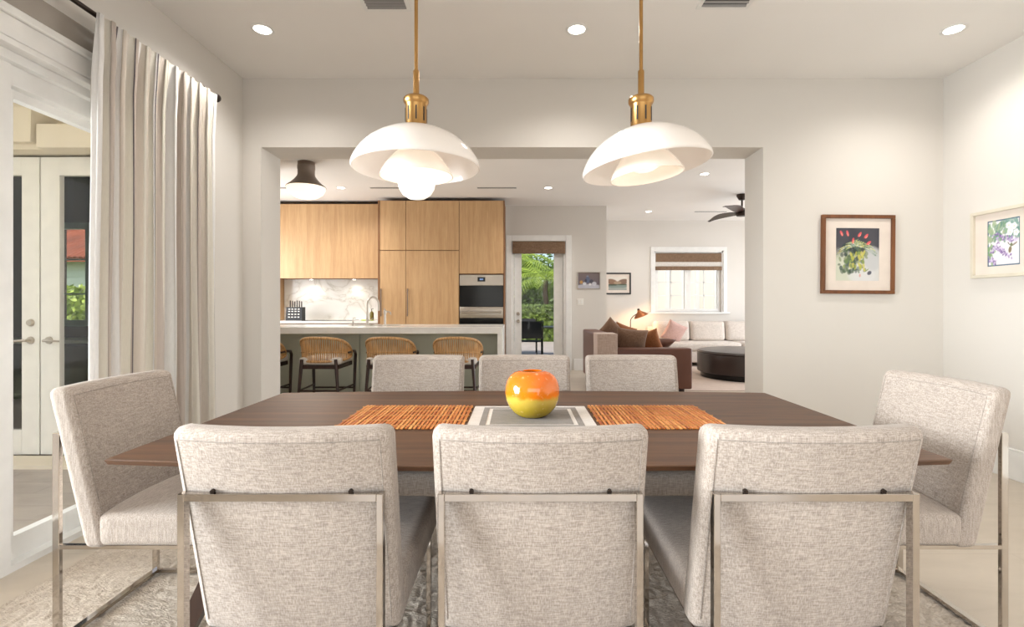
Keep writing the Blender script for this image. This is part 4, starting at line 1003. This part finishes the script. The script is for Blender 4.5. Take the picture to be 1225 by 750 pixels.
def palm(x, y, h, nf, L, label, seed, sc=1.0):
    rg = random.Random(seed); r = thing('palm_tree', label, 'palm tree', (x, y, -.13), group='palms beyond the garden door')
    b = B(); b.tube([(.06*sin(i*.7), .04*cos(i), h*i/8) for i in range(9)], [.13-.005*i for i in range(9)], 12); b.build('trunk', M['bark'], r)
    b = B(); top = Vector((.06*sin(5.6), .04*cos(8), h))
    for k in range(nf):
        a = 2*pi*k/nf+rg.uniform(-.2, .2); el = rg.uniform(.15, 1.1); ln = L*rg.uniform(.8, 1.1); dr = Vector((cos(a), sin(a), 0)); pts = []
        for i in range(13):
            q = i/12; pts.append(top+dr*ln*q*cos(el*(1-.4*q))+Vector((0, 0, ln*(q*sin(el)-.75*q*q))))
        b.tube(pts, [.02*(1-.8*i/12) for i in range(13)], 5)
        sd = dr.cross(Vector((0, 0, 1)))
        for i in range(2, 13):
            for w in (-1, 1):
                for e in (0, .5):
                    p = pts[i]*(1-e)+pts[i-1]*e; t_ = (pts[i]-pts[i-1]).normalized(); ll = .42*L/1.6*sin(pi*(.15+.8*i/13))
                    tip = p+(sd*w*.8+t_*.55+Vector((0, 0, -.35))).normalized()*ll; wd = t_*.022
                    b.quad(p-wd, p+wd, tip+wd*.2, tip-wd*.2)
    b.build('fronds', M['palm'], r, False); return r
palm(1.1, 19.0, 2.3, 16, 2.5, 'arching green palm right behind the hedge', 4)
palm(-.1, 20.6, 3.3, 14, 2.7, 'taller green palm further back behind the hedge', 9)
tr = thing('leafy_tree', 'dense leafy tree behind the palms', 'tree', (1.4, 24, -.13), group='trees beyond the garden')
b = B(); b.tube([(0, 0, 0), (.1, 0, 1.2), (.05, 0, 2.4)], [.2, .16, .12], 10); b.build('trunk', M['bark'], tr)
def crown(par, boxes, n, size, mat, seed):
    rg = random.Random(seed); b = B()
    for (cx, cy, cz, rr) in boxes:
        for _ in range(n):
            p = Vector((rg.gauss(0, 1), rg.gauss(0, 1), rg.gauss(0, 1))).normalized()*rg.uniform(.5, 1.05)*rr; c = Vector((cx, cy, cz))+p
            d1 = Vector((rg.gauss(0, 1), rg.gauss(0, 1), rg.gauss(0, 1))).normalized(); d2 = d1.orthogonal().normalized(); s = size*rg.uniform(.6, 1.3)
            b.quad(c-d1*s, c-d2*s*.45, c+d1*s, c+d2*s*.45)
    return b.build('foliage', mat, par, False)
crown(tr, [(0, 0, 2.2, 1.6), (-1.8, .3, 2.6, 1.6), (1.5, .3, 1.9, 1.5), (-2.0, .4, 4.0, 1.3), (0, 0, .8, 1.5), (-1.8, 0, .8, 1.4)], 1500, .15, M['leaf'], 5)
# patio furniture
def patio_chair(x, y, rz, label, first=[None]):
    if first[0]: return dup(first[0], (x, y, -.02), rz, label)
    r = thing('patio_chair', label, 'chair', (x, y, -.02), rz, 'black patio chairs on the deck'); first[0] = r
    b = B(); b.box(-.24, .24, -.22, .24, .42, .44, .006); b.build('seat', M['blackmat'], r, False)
    b = B(); b.loft([[(-.24, -.25, .5), (.24, -.25, .5), (.24, -.235, .5), (-.24, -.235, .5)], [(-.24, -.33, .88), (.24, -.33, .88), (.24, -.315, .88), (-.24, -.315, .88)]]); b.build('backrest', M['blackmat'], r, False)
    for s in (-1, 1):
        b = B(); b.tube([(s*.26, -.33, .88), (s*.26, -.24, .44), (s*.26, -.27, 0)], .014, 8); b.build('leg', M['black'], r)
        b = B(); b.tube([(s*.26, .25, .0), (s*.26, .24, .64)], .014, 8); b.build('leg', M['black'], r)
        b = B(); b.tube([(s*.26, -.28, .65), (s*.26, .25, .65)], .018, 8); b.build('arm', M['black'], r)
    return r
patio_chair(.27, 11.0, 0, 'black patio chair with its back to the garden door')
patio_chair(.2, 12.5, pi, 'black patio chair on the far side of the patio table')
pt = thing('patio_table', 'dark patio table on the garden deck', 'table', (.55, 11.6, -.02))
b = B(); b.box(-.75, .75, -.35, .35, .70, .73, .005); b.build('top', plain('grey_top', lin(120, 116, 112), .4), pt, False)
for sx in (-1, 1):
    for sy in (-1, 1):
        b = B(); b.box(sx*.68-.025, sx*.68+.025, sy*.29-.025, sy*.29+.025, 0, .7); b.build('leg', M['black'], pt, False)
# neighbouring wall behind the living room window
M['pale_wall'] = paint('pale_wall', lin(234, 228, 216), .85, .2)
nh = thing('neighbour_house', 'pale stucco house wall seen through the living room window', 'building', (4.6, 13.4, -.13))
b = B(); b.box(-2.2, 4, 0, .3, 0, 4.2); b.build('wall', M['pale_wall'], nh, False)
for xx in (-.55, .75):
    b = B(); b.box(xx-.05, xx+.05, -.06, .0, 1.1, 2.6).box(xx+.75, xx+.85, -.06, .0, 1.1, 2.6).box(xx, xx+.8, -.06, 0, 2.5, 2.6).box(xx, xx+.8, -.06, 0, 1.1, 1.2).box(xx+.37, xx+.43, -.05, 0, 1.2, 2.5); b.build('window', M['trim'], nh, False)
# house behind the side room window
sh = thing('tiled_roof_house', 'white sided house with terracotta roof seen through the french doors', 'building', (-13.0, 15, -.13))
b = B(); b.box(-3, 3, 0, 4, 0, 2.75)
for k in range(14): b.box(-3.0, 3.0, -.02, 0, .2*k, .2*k+.17)
b.build('wall', M['siding'], sh, False)
b = B()
for i in range(42):
    x = -3.3+i*.157; b.tube([(x, -.5, 2.7), (x, 2.2, 4.2)], .085, 8)
b.box(-3.3, 3.3, -.48, -.42, 2.62, 2.72); b.build('roof', M['terracotta'], sh)
leafblob('shrub', 'bright green shrub below the neighbour house, seen through the french doors', 'shrub', [(-10.0, 11.2, .65, 1.3, .9, .95, False), (-11.6, 11.8, .6, 1.3, .9, .9, False)], 2600, .11, M['palm'], 8)
tr2 = thing('leafy_tree', 'dark tree above the terracotta roof', 'tree', (-16.5, 19, -.13), group='trees beyond the garden')
b = B(); b.tube([(0, 0, 0), (.1, 0, 2.2), (.05, 0, 4.4)], [.25, .2, .12], 10); b.build('trunk', M['bark'], tr2)
hg2 = leafblob('hedge', 'tall hedge added out of view along the far side of the patio', 'hedge', [(-11.5, -3, 2.2, .8, 8, 2.6, True)], 7000, .12, M['leaf'], 12); hg2['kind'] = 'stuff'  # unseen hedge added to darken the sky reflected in the french door glass
crown(tr2, [(0, 0, 5.2, 1.9), (2, 0, 4.8, 1.7), (-2, 0, 5, 1.8), (3.6, .3, 5, 1.6)], 1200, .16, M['leaf'], 6)

# ================================================================== LIGHT, WORLD, CAMERA
def area(name, locn, rot, sx, sy, e, c=(1, 1, 1)):
    l = bpy.data.lights.new(name, 'AREA'); l.shape = 'RECTANGLE'; l.size = sx; l.size_y = sy; l.energy = e; l.color = c
    o = bpy.data.objects.new(name, l); COL.objects.link(o); o.location = locn; o.rotation_euler = rot; return o
area('rear_fill', (.5, -2.45, 1.3), (R(90), 0, 0), 4.2, 2.2, 58, (.95, .98, 1))  # fill lamp outside the added rear window
dp = area('daylight_patio', (-6.3, -.2, 1.6), (R(90), 0, R(-90)), 3.6, 2.6, 430, (.92, .97, 1)); dp.data.spread = R(85)
area('patio_side_fill', (-6.4, 1.6, 1.7), (R(90), 0, R(-90)), 4.0, 2.6, 40, (.96, .98, 1))  # fill lamp added to brighten the patio wall and french doors
area('living_fill', (6.6, 7.6, 1.4), (R(90), 0, R(90)), 4.4, 2.4, 220, (.96, .98, 1))  # fill lamp outside the added living room doors
area('kitchen_fill', (-4.95, 7.65, 1.75), (R(90), 0, R(-90)), 1.3, 1.4, 72, (.97, .98, 1))  # fill lamp outside the added kitchen window
sun = bpy.data.lights.new('sun', 'SUN'); sun.energy = 5; sun.angle = R(3); sun.color = (1, .95, .87)
so = bpy.data.objects.new('sun', sun); COL.objects.link(so); so.rotation_euler = (R(32), 0, R(-25))
wd = bpy.data.worlds.new('sky'); SC.world = wd; wd.use_nodes = True; nt = wd.node_tree
bg = nt.nodes['Background']; sk = nt.nodes.new('ShaderNodeTexSky'); sk.sky_type = 'NISHITA'; sk.sun_disc = False; sk.sun_elevation = R(55); sk.sun_rotation = R(200); sk.air_density = 1; sk.dust_density = 2
nt.links.new(sk.outputs[0], bg.inputs[0]); bg.inputs[1].default_value = .22

cam = bpy.data.cameras.new('camera'); co = bpy.data.objects.new('camera', cam); COL.objects.link(co)
co.location = (0, 0, 1.21); co.rotation_euler = (R(90), 0, 0); cam.sensor_fit = 'HORIZONTAL'; cam.sensor_width = 36; cam.lens = 590/1225*36
cam.shift_x = -7.5/1225; cam.shift_y = -10/1225; cam.clip_start = .05; cam.clip_end = 200
SC.camera = co
SC.view_settings.view_transform = 'Standard'; SC.view_settings.look = 'None'; SC.view_settings.gamma = 1; SC.view_settings.exposure = 0
SC.view_settings.use_curve_mapping = False
try:
    SC.cycles.sample_clamp_indirect = 6; SC.cycles.max_bounces = 8; SC.cycles.transparent_max_bounces = 12; SC.cycles.caustics_reflective = False; SC.cycles.caustics_refractive = False
except Exception: pass
